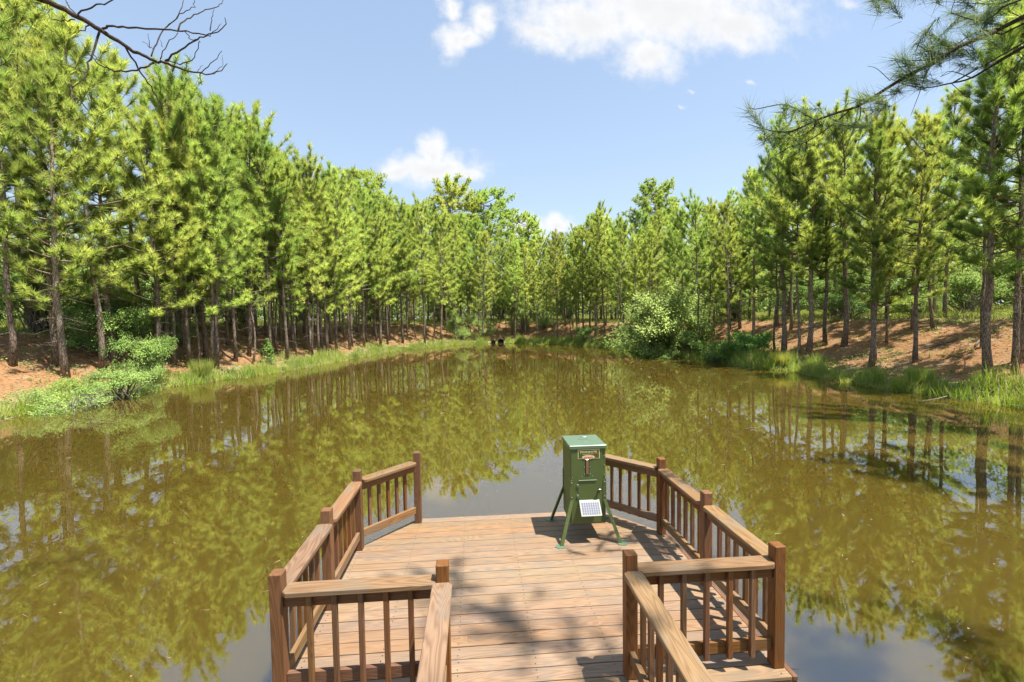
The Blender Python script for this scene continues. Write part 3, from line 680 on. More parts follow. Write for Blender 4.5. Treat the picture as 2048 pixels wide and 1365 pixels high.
# the rows behind: too many alike to tell apart
def visible(x, y): return y > 10 and -1.0 < (x-CAM[0])/y < 1.42
cand = np.column_stack([rng.uniform(-50, 62, 26000), rng.uniform(10, 100, 26000)])
sd = sdist(cand[:, 0], cand[:, 1]); keep = (sd > 1.3) & (sd < 17)
cand, sd = cand[keep], sd[keep]; order = np.argsort(np.where(sd < 7, 0, np.where(sd < 16, 1, 2)), kind='stable'); cand, sd = cand[order], sd[order]; count = 0; pts = np.array(taken)
ROWS = []
for (x, y), s in zip(cand, sd):
    if count >= 236: break
    if not visible(x, y): continue
    if abs(x-2.4) < 1.2 and y < 66: continue
    zone = 'far' if y > 54+abs(x)*.1 else ('left' if x < 0 else 'right')
    gap = (1.15 if s < 6 else (2.4 if zone == 'far' else 3.1)) if zone != 'right' else (2.2 if s < 7 else 3.0)
    if zone == 'left' and s > 10: continue
    if zone == 'left' and s > 7: gap = 3.4
    if zone == 'right' and s > 14: continue
    if zone == 'left' and y < 27: gap = 3.6
    if zone == 'far' and s < 6: gap = 1.7
    if zone == 'right' and s < 8 and y < 30: continue
    if zone == 'left' and y < 26 and s < 5: continue
    if np.min((pts[:, 0]-x)**2+(pts[:, 1]-y)**2) < gap*gap: continue
    pts = np.vstack([pts, (x, y)])
    z = H1(x, y); H = tree_height(x, y, z)*random.uniform(.78, 1.03)
    thin = s < 6 and zone != 'right' and random.random() < .3
    v = random.choice(THIN) if thin else random.choice(VAR[:5]+VAR[:7]+VAR[9:])
    if thin: H *= random.uniform(.6, .8)
    ROWS.append((place_tree(v, x, y, H, None), x, y, float(s), H, v['rb']*H/v['H'], zone)); count += 1
MARKS = [(-.74, 'behind the left shore shrubs'), (-.60, 'behind the crooked pine'), (-.50, 'behind the tight left cluster'), (-.41, 'behind the small cedar'), (-.32, 'left of the long left row'),
         (-.24, 'in the long left row'), (-.17, 'where the left row ends'), (-.08, 'behind the far left corner'), (-.02, 'behind the far bushy willow'), (.06, 'behind the culvert pipes'),
         (.13, 'at the wispy far thicket'), (.19, 'right of the wispy far thicket'), (.27, 'left of the far right corner'), (.36, 'behind the big round shrub'), (.47, 'behind the olive bush'), (.60, 'above the dark inlet bush'),
         (.76, 'behind the thickest right trunk'), (.90, 'behind the twin pines'), (1.03, 'behind the bent forked pine'), (9, 'behind the big straight right trunk')]
ORD = ['leftmost', 'second from left', 'third from left', 'fourth from left', 'fifth from left', 'sixth from left', 'seventh from left', 'eighth from left']
def label_rows():
    keyed = {}
    for row in ROWS:
        o, x, y, s, H, r, zone = row; u = (x-CAM[0])/y
        mark = next(m_ for lim, m_ in MARKS if u < lim)
        depth = 'water-side' if s < 4 else ('slope' if s < 9 else ('crest' if s < 16 else 'back-row'))
        keyed.setdefault((('slim' if r < .105 else 'stout'), depth, mark), []).append((u, o, zone))
    for (w, d, mark), L in keyed.items():
        L.sort(key=lambda q: q[0])
        for i, (u, o, zone) in enumerate(L):
            lab = f'{w} {d} pine {mark}' + ('' if len(L) == 1 else ', '+ORD[min(i, 7)]+' of these')
            tag(o, lab, 'tree', 'plantation pines, '+zone+' rows')
label_rows()
for x, y, H, v, lab in ((-4.9, 82, 23.4, 0, 'tall old pine with rounded crown standing above the far trees, left of its twin'),
                        (1.3, 84, 22.8, 1, 'broad old pine with rounded spreading crown above the far trees, nearest the gap'),
                        (-15.3, 67, 20.8, 0, 'old pine whose tufted crown tops the left rows under the small cloud'),
                        (23.5, 62, 17.5, 1, 'old pine with rounded crown over the stand behind the big round shrub'),
                        (9.0, 78, 17.0, 1, 'small round-topped pine in the gap below the low white cloud')):
    place_tree(MATURE[v], x, y, H, lab)
place_tree(MATURE[0], -29.2, 32.5, 21, 'old pine with thick pale trunk far behind the left bank shrubs')
# pines on the near shore: they shade the dock and show in the water
for x, y, H, v, lab in ((4.6, -3.4, 16, 7, 'near pine beside the walkway, right of where one stands'), (13.2, 5.2, 16, 6, 'near pine on the right shore between the leaning branch and the big straight trunk'),
                        (17.6, 9.4, 17, 8, 'near pine on the right shore, next beyond the edge of the view')):
    place_tree(VAR[v], x, y, H, lab, 'pines beside the viewer')

# the long-needled pine whose branch hangs in at the right, and the bare one at the left
PINEB = [([(4.453, 3.846, 5.487), (4.186, 3.908, 5.387), (4.018, 3.962, 5.277), (3.821, 4.019, 5.188), (3.618, 4.075, 5.067), (3.435, 4.13, 4.954), (3.273, 4.186, 4.914), (3.095, 4.243, 4.86), (2.911, 4.3, 4.785), (2.777, 4.356, 4.799), (2.666, 4.413, 4.851), (2.566, 4.469, 4.91)],
 0.017, 0.003), ([(3.12, 4.274, 4.873), (2.884, 4.233, 4.964), (2.713, 4.185, 4.977), (2.447, 4.14, 4.911), (2.357, 4.083, 4.891)],
 0.006, 0.003), ([(3.397, 4.205, 4.937), (3.28, 4.284, 4.829), (3.104, 4.368, 4.711), (2.975, 4.452, 4.681), (2.839, 4.534, 4.601)],
 0.006, 0.003), ([(3.512, 4.197, 4.973), (3.438, 4.13, 4.832), (3.291, 4.07, 4.746), (3.149, 4.014, 4.734)],
 0.005, 0.003), ([(3.065, 4.32, 4.694), (3.025, 4.283, 4.56), (2.946, 4.251, 4.448), (2.832, 4.225, 4.427)],
 0.005, 0.003), ([(4.105, 4.017, 5.338), (4.01, 4.076, 5.354), (3.887, 4.137, 5.383), (3.861, 4.191, 5.423)],
 0.006, 0.003), ([(4.804, 4.115, 5.383), (4.665, 4.222, 5.283), (4.552, 4.331, 5.282), (4.417, 4.443, 5.293), (4.286, 4.557, 5.384), (4.245, 4.666, 5.49)],
 0.008, 0.003), ([(4.245, 4.665, 5.469), (4.106, 4.682, 5.598), (4.009, 4.691, 5.628)],
 0.003, 0.002), ([(4.678, 4.221, 5.283), (4.472, 4.24, 5.351), (4.368, 4.246, 5.301)],
 0.004, 0.002), ([(3.993, 4.021, 5.229), (4.146, 4.231, 5.15), (4.263, 4.442, 5.011)],
 0.004, 0.002), ([(4.76, 4.039, 5.837), (4.7, 4.108, 5.768), (4.625, 4.182, 5.805), (4.483, 4.265, 5.913)],
 0.007, 0.003), ([(4.514, 3.84, 5.462), (4.408, 3.902, 5.529), (4.333, 3.957, 5.512), (4.205, 4.014, 5.446), (4.089, 4.08, 5.587)],
 0.006, 0.003), ([(4.402, 3.974, 5.994), (3.995, 4.055, 5.962), (3.837, 4.117, 5.962), (3.698, 4.178, 5.948), (3.644, 4.234, 5.983)],
 0.008, 0.003), ([(4.247, 3.96, 5.417), (4.145, 4.021, 5.484), (4.089, 4.08, 5.587)],
 0.006, 0.003), ([(4.08, 4.018, 5.307), (4.023, 4.053, 5.426), (3.951, 4.087, 5.503)],
 0.005, 0.003), ([(3.635, 4.092, 5.075), (3.464, 4.05, 4.957), (3.298, 4.013, 4.961)],
 0.004, 0.003), ([(3.585, 4.094, 5.027), (3.696, 4.086, 5.037), (3.795, 4.079, 5.06), (3.747, 4.085, 5.111)],
 0.003, 0.002), ([(5.172, 4.422, 6.126), (4.972, 4.438, 6.135), (4.73, 4.458, 6.153), (4.609, 4.468, 6.161)],
 0.004, 0.002), ([(3.511, 4.197, 4.954), (3.71, 4.234, 5.004), (3.926, 4.272, 5.127)],
 0.003, 0.002), ([(4.579, 4.329, 5.282), (4.873, 4.4, 5.151)],
 0.003, 0.002), ([(4.292, 3.889, 6.149), (4.402, 3.974, 5.994)],
 0.009, 0.008), ([(2.77, 4.347, 4.795), (2.653, 4.353, 4.719), (2.588, 4.358, 4.72)],
 0.004, 0.002), ([(3.12, 4.273, 4.86), (3.1, 4.297, 4.793), (2.989, 4.328, 4.74)],
 0.005, 0.002)]
TUFTS = [(2.333, 4.085, 4.889), (2.671, 4.06, 4.928), (2.742, 4.052, 4.861), (3.298, 4.012, 4.949), (3.395, 4.006, 4.971), (3.655, 4.001, 5.317), (3.739, 3.995, 5.328), (3.85, 3.992, 5.447), (3.933, 3.984, 5.41), (3.984, 3.985, 5.53), (4.079, 3.974, 5.456), (4.029, 3.973, 5.348), (4.15, 3.967, 5.406), (3.472, 4.04, 5.856), (3.581, 4.032, 5.862), (3.702, 4.024, 5.89), (3.835, 4.015, 5.918), (3.98, 4.005, 5.94), (3.259, 4.107, 4.772), (3.321, 4.103, 4.771), (2.809, 4.345, 4.801), (2.697, 4.457, 4.868), (2.721, 4.45, 4.762), (2.853, 4.533, 4.608), (2.989, 4.328, 4.746), (2.886, 4.338, 4.78), (4.592, 4.36, 5.976), (4.723, 4.347, 5.921), (4.714, 4.244, 5.845), (4.466, 3.949, 5.558), (4.333, 3.958, 5.524), (4.089, 4.175, 5.47), (2.992, 4.233, 4.867), (4.44, 4.173, 6.021), (4.516, 4.066, 6.013), (4.752, 4.139, 5.801), (4.911, 4.238, 6.043)]
BARE = [([(-4.625, 5.097, 6.337), (-4.548, 5.145, 6.322), (-4.379, 5.183, 6.24), (-4.192, 5.219, 6.141), (-4.052, 5.258, 6.054), (-3.934, 5.3, 5.977), (-3.786, 5.341, 5.918), (-3.687, 5.388, 5.913), (-3.558, 5.43, 5.872), (-3.397, 5.472, 5.857), (-3.259, 5.516, 5.869), (-3.116, 5.567, 6.011)], 0.03, 0.004), ([(-4.194, 5.257, 6.171), (-4.059, 5.173, 6.15), (-3.825, 5.08, 6.088), (-3.42, 4.974, 6.012), (-3.163, 4.879, 5.951), (-2.888, 4.782, 5.866), (-2.715, 4.699, 5.909), (-2.67, 4.624, 5.935)], 0.012, 0.003), ([(-4.221, 5.258, 6.151), (-4.223, 5.144, 5.856), (-4.209, 5.032, 5.621), (-4.134, 4.919, 5.48), (-4.081, 4.813, 5.446)], 0.012, 0.004), ([(-4.01, 5.286, 6.032), (-3.946, 5.382, 5.837), (-3.889, 5.482, 5.7), (-3.868, 5.585, 5.569), (-3.901, 5.693, 5.46), (-3.997, 5.81, 5.435)], 0.01, 0.0025), ([(-3.775, 5.362, 5.897), (-3.863, 5.294, 5.792), (-4.025, 5.233, 5.731), (-4.154, 5.174, 5.747), (-4.2, 5.109, 5.8), (-4.242, 5.046, 5.888)], 0.011, 0.003), ([(-3.801, 5.367, 5.965), (-3.821, 5.519, 6.226), (-3.81, 5.666, 6.453), (-3.764, 5.811, 6.672), (-3.786, 5.963, 6.944)], 0.008, 0.004), ([(-3.652, 5.353, 5.915), (-3.365, 5.112, 5.901), (-3.054, 4.869, 5.87), (-2.809, 4.628, 5.783)], 0.011, 0.005), ([(-3.671, 5.406, 5.937), (-3.487, 5.313, 5.872), (-3.307, 5.223, 5.854), (-3.193, 5.144, 5.975), (-3.142, 5.065, 5.969)], 0.007, 0.003), ([(-4.358, 5.173, 6.26), (-4.069, 5.016, 6.249), (-3.803, 4.859, 6.204), (-3.605, 4.709, 6.186)], 0.009, 0.004), ([(-3.291, 4.978, 6.012), (-3.274, 5.085, 6.191), (-3.161, 5.183, 6.333), (-3.056, 5.281, 6.452), (-3.047, 5.387, 6.588)], 0.008, 0.003), ([(-4.398, 5.174, 6.202), (-4.571, 5.238, 6.224), (-4.733, 5.304, 6.291), (-4.789, 5.365, 6.432), (-4.807, 5.419, 6.486)], 0.006, 0.003), ([(-3.706, 5.358, 5.93), (-3.695, 5.415, 6.089), (-3.601, 5.465, 6.242), (-3.61, 5.519, 6.329)], 0.006, 0.003), ([(-3.374, 5.479, 5.847), (-3.204, 5.368, 5.902), (-3.025, 5.257, 5.979)], 0.006, 0.003), ([(-4.222, 5.032, 5.609), (-4.404, 5.118, 5.705), (-4.603, 5.204, 5.79), (-4.713, 5.286, 5.921)], 0.005, 0.002), ([(-3.794, 5.639, 6.429), (-3.607, 5.561, 6.519), (-3.425, 5.482, 6.556), (-3.356, 5.411, 6.593)], 0.006, 0.003), ([(-3.882, 5.606, 5.578), (-3.92, 5.555, 5.485), (-3.894, 5.5, 5.434)], 0.004, 0.002), ([(-3.374, 5.478, 5.84), (-3.349, 5.471, 5.72)], 0.005, 0.003), ([(-4.371, 5.173, 6.247), (-4.447, 5.184, 6.339), (-4.484, 5.19, 6.404)], 0.006, 0.004), ([(-4.297, 5.215, 6.174), (-4.321, 5.136, 6.062), (-4.288, 5.06, 6.104)], 0.007, 0.002), ([(-3.228, 4.973, 6.005), (-3.124, 4.909, 5.891), (-3.02, 4.849, 5.859)], 0.005, 0.003), ([(-3.873, 5.531, 6.136), (-3.922, 5.536, 6.151), (-3.991, 5.545, 6.229)], 0.004, 0.002), ([(-3.922, 5.536, 6.151), (-3.933, 5.543, 6.298)], 0.004, 0.002), ([(-3.709, 5.416, 6.089), (-3.735, 5.422, 6.172)], 0.003, 0.002), ([(-2.864, 4.738, 5.881), (-2.844, 4.74, 5.966), (-2.83, 4.744, 6.075)], 0.005, 0.002), ([(-2.809, 4.628, 5.777), (-2.712, 4.626, 5.888)], 0.004, 0.002), ([(-3.402, 5.482, 5.876), (-3.344, 5.481, 5.945)], 0.003, 0.002), ([(-3.262, 5.47, 5.845), (-3.134, 5.464, 5.928), (-3.125, 5.468, 6.04)], 0.003, 0.002), ([(-3.882, 5.606, 5.578), (-3.74, 5.593, 5.519), (-3.626, 5.582, 5.474)], 0.003, 0.0015), ([(-3.336, 5.276, 5.876), (-3.416, 5.286, 5.945)], 0.003, 0.002), ([(-4.223, 5.144, 5.856), (-4.213, 5.192, 5.819), (-4.136, 5.233, 5.767)], 0.004, 0.002)]
v = pine_variant(301, H=15, rb=.2, crown0=.48, R=4.9, nb=40, dead=4, per=18, mature=True)
near = place_tree(v, 7.3, -.9, 15.5, 'pine leaning its long-needled branch over the water at the right', z=.35, rz=0)
g = np.random.default_rng(5)
b0 = near.location
def local(P): return np.array(P)-np.array(b0)
mb = MB()
root = np.array(PINEB[0][0][0]); first = [np.array([7.3, -.85, 7.0]), np.array([6.8, 1.0, 6.8]), np.array([5.7, 3.1, 6.1])]
def smooth(P, k=4):
    P = np.array(P, float); t = np.arange(len(P)); tt = np.linspace(0, len(P)-1, (len(P)-1)*k+1)
    Pm = np.vstack([2*P[0]-P[1], P, 2*P[-1]-P[-2]]); out = []
    for u in tt:
        i = min(int(u), len(P)-2); f = u-i; a, b_, c, d = Pm[i], Pm[i+1], Pm[i+2], Pm[i+3]
        out.append(.5*((2*b_)+(-a+c)*f+(2*a-5*b_+4*c-d)*f*f+(-a+3*b_-3*c+d)*f**3))
    return np.array(out)
mb.tube(local(smooth(first+[root])), np.linspace(.05, .018, 13), 7)
for P, r0, r1 in PINEB:
    Q = smooth(P); mb.tube(local(Q), np.linspace(r0*1.45, r1, len(Q))*.85, 6)
# roots of the side branches that come in from outside the view
for P, r0, r1 in PINEB:
    if P[0][0] > 4.4 and P is not PINEB[0][0]:
        a = np.array(P[0]); mb.tube(local(smooth([a, (a+first[2])/2+np.array([0, 0, -.05]), first[2]])), .008, 5)
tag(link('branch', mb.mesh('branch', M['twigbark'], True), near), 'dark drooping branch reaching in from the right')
mb = MB(); allp = np.vstack([np.array(P) for P, _, _ in PINEB])
more = [allp[i]+np.array([g.normal(0, .05), g.normal(0, .08), g.uniform(-.02, .12)]) for i in g.choice(np.nonzero(allp[:, 0] > 3.3)[0], 16)]
for T in TUFTS+more:
    T = np.array(T); j = np.argsort(np.linalg.norm(allp-T, axis=1)); a = allp[j[0]]
    d = unit(T-a)*.3+np.array([-.55, .05, .12])+g.normal(0, .3, 3)
    n = 110; q = g.uniform(0, 1, n)[:, None]; base = T-unit(d)*.26*q+g.normal(0, .008, (n, 3))
    mb.tube(local(np.array([a, (a+T)/2+g.normal(0, .01, 3), T])), .003, 4)
    Dv = unit(unit(d)*1.0+g.normal(0, .55, (n, 3))-np.array([0, 0, .12])); mb.blades(local(base), Dv, g.uniform(.13, .22, n), .0042, g)
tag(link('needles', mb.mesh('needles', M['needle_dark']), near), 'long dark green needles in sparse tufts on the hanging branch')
v = pine_variant(302, H=15, rb=.19, crown0=.55, R=3.6, nb=50, dead=8, per=20)
bt_ = place_tree(v, -9.4, 4.3, 15, 'pine holding out a leafless dead branch at the upper left', z=.35, rz=0)
b0 = bt_.location; mb = MB(); root = np.array(BARE[0][0][0])
mb.tube(local(smooth([(-9.35, 4.3, 8.6), (-8.0, 4.5, 8.0), (-6.2, 4.8, 7.0), root])), np.linspace(.055, .031, 13), 8)
for P, r0, r1 in BARE:
    Q = smooth(P); Q[1:] += g.normal(0, .006, Q[1:].shape); mb.tube(local(Q), np.linspace(r0, r1, len(Q))*.95, 6)
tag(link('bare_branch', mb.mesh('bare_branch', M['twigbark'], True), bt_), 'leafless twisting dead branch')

# ---------------------------------------------------------------- shrubs
def shrub_variant(seed, mat, R=1.0, H=1.2, ncl=240, per=26, leaf=.07, cone=False, open_=.5, lob=12, low=.25):
    """a bush one metre in radius: stems, then leaves in loose sprays"""
    g = np.random.default_rng(seed); st = MB(); cr = MB(); P = []; N = []
    lobes = [(g.uniform(-.68, .68)*R, g.uniform(-.68, .68)*R, H*g.uniform(low, .8), R*g.uniform(.2, .5)) for _ in range(lob)]
    for k in range(ncl):
        if cone:
            t = g.random()**.8; a = g.uniform(0, 6.28); rr = R*(1-t)**.8*g.uniform(.6, 1.05); c = np.array([rr*math.cos(a), rr*math.sin(a), .08+H*t]); d = unit(np.array([math.cos(a), math.sin(a), .9]))
        else:
            lx, ly, lz, lr = lobes[g.integers(lob)]; d = unit(g.normal(0, 1, 3)); d[2] = abs(d[2])*.9-.25; rr = lr*g.uniform(open_, 1.08)
            c = np.array([lx, ly, lz])+d*rr*np.array([1, 1, H/R*.75]); c[2] = max(.04, c[2])
        if k % 7 == 0:
            b = np.array([g.normal(0, .1)*R, g.normal(0, .1)*R, 0]); mid = b*.4+c*.6+np.array([0, 0, .12*H]); c2 = b*.25+c*.75; st.tube(np.array([b, (b+mid)/2, mid*.5+c2*.5, c2]), np.linspace(.016, .004, 4)*R, 4, False)
        n = per; spray = unit(d+np.array([0, 0, .5])+g.normal(0, .5, 3)); q = g.uniform(-.5, .5, n)[:, None]
        P.append(c+spray*q*.30*R+g.normal(0, .045*R, (n, 3))); N.append(unit(d*.6+np.array([0, 0, .5])+g.normal(0, .6, (n, 3))))
    P = np.concatenate(P); N = np.concatenate(N); n = len(P)
    cr.leaves(P, N, leaf*g.uniform(.7, 1.3, n), leaf*.55*g.uniform(.8, 1.2, n), g)
    return dict(stems=st.mesh('stems', M['deadwood'], True), leaves=cr.mesh('foliage', mat))
SHB = {'big': shrub_variant(11, M['leaf_pale'], 1, 1.6, 860, 34, .052, open_=.3, lob=34, low=.06), 'pale': shrub_variant(12, M['leaf_pale'], 1, 1.1, 330, 34, .040, open_=.3, low=.1),
       'pale2': shrub_variant(13, M['leaf_pale'], 1, 1.3, 320, 32, .045, open_=.2, low=.12), 'green': shrub_variant(14, M['leaf'], 1, 1.3, 330, 30, .05),
       'green2': shrub_variant(15, M['leaf'], 1, 1.0, 320, 30, .05), 'dark': shrub_variant(16, M['leaf_dark'], 1, 1.1, 280, 24, .065),
       'olive': shrub_variant(17, M['leaf_olive'], 1, 2.6, 200, 18, .06, open_=.2), 'cedar': shrub_variant(18, M['leaf_dark'], .5, 1.9, 220, 26, .05, cone=True)}
def shrub(kind, x, y, r, h, label, group=None, name='shrub', dz=0.0):
    v = SHB[kind]; nat = {'big': 1.75, 'pale': 1.25, 'pale2': 1.45, 'green': 1.45, 'green2': 1.15, 'dark': 1.25, 'olive': 2.8, 'cedar': 1.95}[kind]
    o = tag(empty(name, (x, y, H1(x, y)-.05+dz), random.uniform(0, 6.28)), label, 'shrub', group)
    rr = r/(1.0 if kind != 'cedar' else .5); o.scale = (rr, rr, h/nat)
    link('stems', v['stems'], o); link('foliage', v['leaves'], o); return o
shrub('big', 14.3, 37.0, 3.8, 6.4, 'big round pale green willow-like shrub leaning over the right shore')
shrub('pale', 13.4, 34.6, 1.7, 1.9, 'low pale shrub dipping into the water under the big round shrub')
shrub('pale2', 15.7, 35.4, 1.5, 2.2, 'pale bush filling in below the right side of the big round shrub')
shrub('olive', 17.6, 37.6, 1.25, 3.5, 'olive brown bush standing right of the big round shrub')
shrub('dark', 15.9, 30.4, 1.45, 1.9, 'dark shaded bush at the water edge by the right inlet')
shrub('dark', 17.6, 29.5, 1.5, 2.0, 'dark leafy bush behind the inlet among the thin pine poles')
shrub('green2', 18.6, 31.8, 1.5, 1.3, 'mid green bush on the slope above the dark inlet bush')
shrub('green2', 16.6, 40.5, 1.2, 1.4, 'small green bush on the grassy rise behind the olive bush')
shrub('green', 11.9, 51.4, 1.3, 2.6, 'green bush beside the thick pine at the far right corner')
shrub('pale', -15.9, 18.9, 1.5, 1.45, 'pale shrub hanging over the water at the left, with bare twigs below it')
shrub('pale2', -15.6, 21.3, 1.7, 1.8, 'widest pale green shrub on the left shore, spilling into the pond')
shrub('green', -16.4, 23.6, 1.4, 2.8, 'upright leafy green shrub between the left shore and the crooked pine')
shrub('green', -19.4, 25.9, 2.0, 3.2, 'dense green bush wrapped round the crooked pine on the left bank')
shrub('green', -20.8, 28.2, 1.7, 3.2, 'tall green bush behind the straight dark pine on the left bank')
shrub('pale2', -18.9, 29.6, 1.3, 2.3, 'pale leafy bush behind the tight left cluster of poles')
shrub('pale', -17.2, 25.0, 1.0, 1.3, 'low pale bush between the crooked pine and the tall grass clump')
shrub('green2', -17.4, 20.6, 1.0, .9, 'low green bush at the foot of the thickest near pine on the left')
shrub('pale', -18.9, 17.2, .9, .5, 'low straggly weeds at the far left water edge')
shrub('cedar', -14.35, 32.3, .62, 1.75, 'small dark green cedar by the left shore', name='cedar_sapling')
shrub('pale', -2.3, 62.9, 2.6, 4.6, 'pale bushy willow at the far end, left of the culvert pipes')
shrub('pale2', .6, 65.3, 1.6, 2.6, 'smaller pale bush behind the culvert pipes')
shrub('pale2', 6.4, 64.5, 2.2, 5.2, 'tall wispy grey-green thicket behind the far shore, left part')
shrub('pale', 9.0, 63.2, 2.0, 4.6, 'tall wispy grey-green thicket behind the far shore, right part')
BUSH = []
for k, (x, y, r, h, kd) in enumerate(((-24, 27, 2.6, 4.2, 'green'), (-27.5, 25.5, 2.6, 3.6, 'pale2'), (-22.5, 30, 2.2, 3.4, 'pale2'), (-30, 29, 3.2, 5.0, 'green'), (-25.5, 32.5, 2.8, 4.6, 'green2'), (-21.5, 34.5, 2.3, 3.2, 'green2'),
        (-33, 26, 2.8, 4.4, 'green2'), (-20, 39, 2.2, 3.2, 'green'), (-24, 38, 2.6, 4.2, 'pale2'), (-30, 35, 3.2, 5.2, 'green'), (-22.5, 46, 2.4, 3.6, 'green'), (-19.5, 53, 2.4, 3.4, 'green'), (-14, 66, 2.2, 3, 'green'),
        (-6, 75, 2.8, 3.6, 'green'), (4, 78, 3, 4.4, 'green'), (14, 72, 2.8, 4.0, 'green2'), (22, 60, 2.6, 3.4, 'green'), (26, 48, 2.6, 3.8, 'green'), (23.5, 41, 1.9, 2.8, 'green2'), (28, 40, 2.8, 4.2, 'green'), (27, 33.5, 2.2, 3.0, 'green'),
        (31, 36, 3, 4.6, 'green'), (34, 30, 2.6, 3.4, 'green'), (30, 30, 1.6, 1.8, 'green2'), (40, 31, 3, 4.4, 'green'), (38, 24, 2.4, 3.0, 'green2'), (45, 26, 3, 4, 'green'), (24.5, 29.5, 1.7, 2.2, 'green'))):
    BUSH.append((x, y, r, h, kd))
NEARBY = [(-.80, 'beyond the leaning far-left pine'), (-.68, 'behind the crooked pine'), (-.5, 'behind the tight left cluster'), (-.3, 'behind the long left row'), (-.15, 'past the end of the left row'), (-.03, 'behind the far willow'), (.1, 'behind the culvert pipes'),
          (.3, 'behind the far right corner'), (.44, 'behind the big round shrub'), (.62, 'behind the olive bush'), (.8, 'behind the inlet bushes'), (1.0, 'behind the twin pines'), (1.3, 'behind the bent forked pine'), (9, 'behind the big straight right trunk')]
seen = {}
for x, y, r, h, kd in sorted(BUSH, key=lambda q: q[1]):
    nb_ = next(q for lim, q in NEARBY if (x-CAM[0])/y < lim); key = (kd, nb_); seen[key] = seen.get(key, 0)+1
    kind = {'green': 'mid green', 'green2': 'low spreading green', 'dark': 'dark green', 'pale2': 'pale green'}[kd]
    shrub(kd, x, y, r, h, f'{kind} understorey bush {nb_}'+('' if seen[key] == 1 else (', farther back' if seen[key] == 2 else ', farthest back')), 'understorey bushes behind the banks')

# ---------------------------------------------------------------- the wood beyond, grass, litter
def far_woods():
    g = np.random.default_rng(3); P = []; N = []; Ls = []
    n = 0
    while n < 560:
        x, y = g.uniform(-95, 110), g.uniform(10, 135); s = float(sdist(x, y)[0])
        if not (31 < s < 58) or not (-1.15 < x/y < 1.6): continue
        n += 1; z = 3.0; H = min(15, max(7, CAM[2]+sky_slope(x, y)*y-z-2.0))*g.uniform(.7, .98); R = g.uniform(2.2, 3.8); m_ = 330
        d = unit(g.normal(size=(m_, 3))); rr = g.uniform(.55, 1.05, m_)[:, None]
        c = np.array([x, y, z+H*(.46 if n % 3 else .3)]); lump = 1+.22*np.sin(d[:, :1]*7+n)*np.cos(d[:, 2:]*6+n*2)
        P.append(c+d*rr*lump*np.array([R, R, H*.5])); N.append(unit(d+g.normal(0, .6, (m_, 3)))); Ls.append(g.uniform(.35, .75, m_))
    mb = MB(); L = np.concatenate(Ls); mb.leaves(np.concatenate(P), np.concatenate(N), L, L*.6, g)
    tag(link('distant_woods', mb.mesh('distant_woods', M['woods'])), kind='stuff')
far_woods()
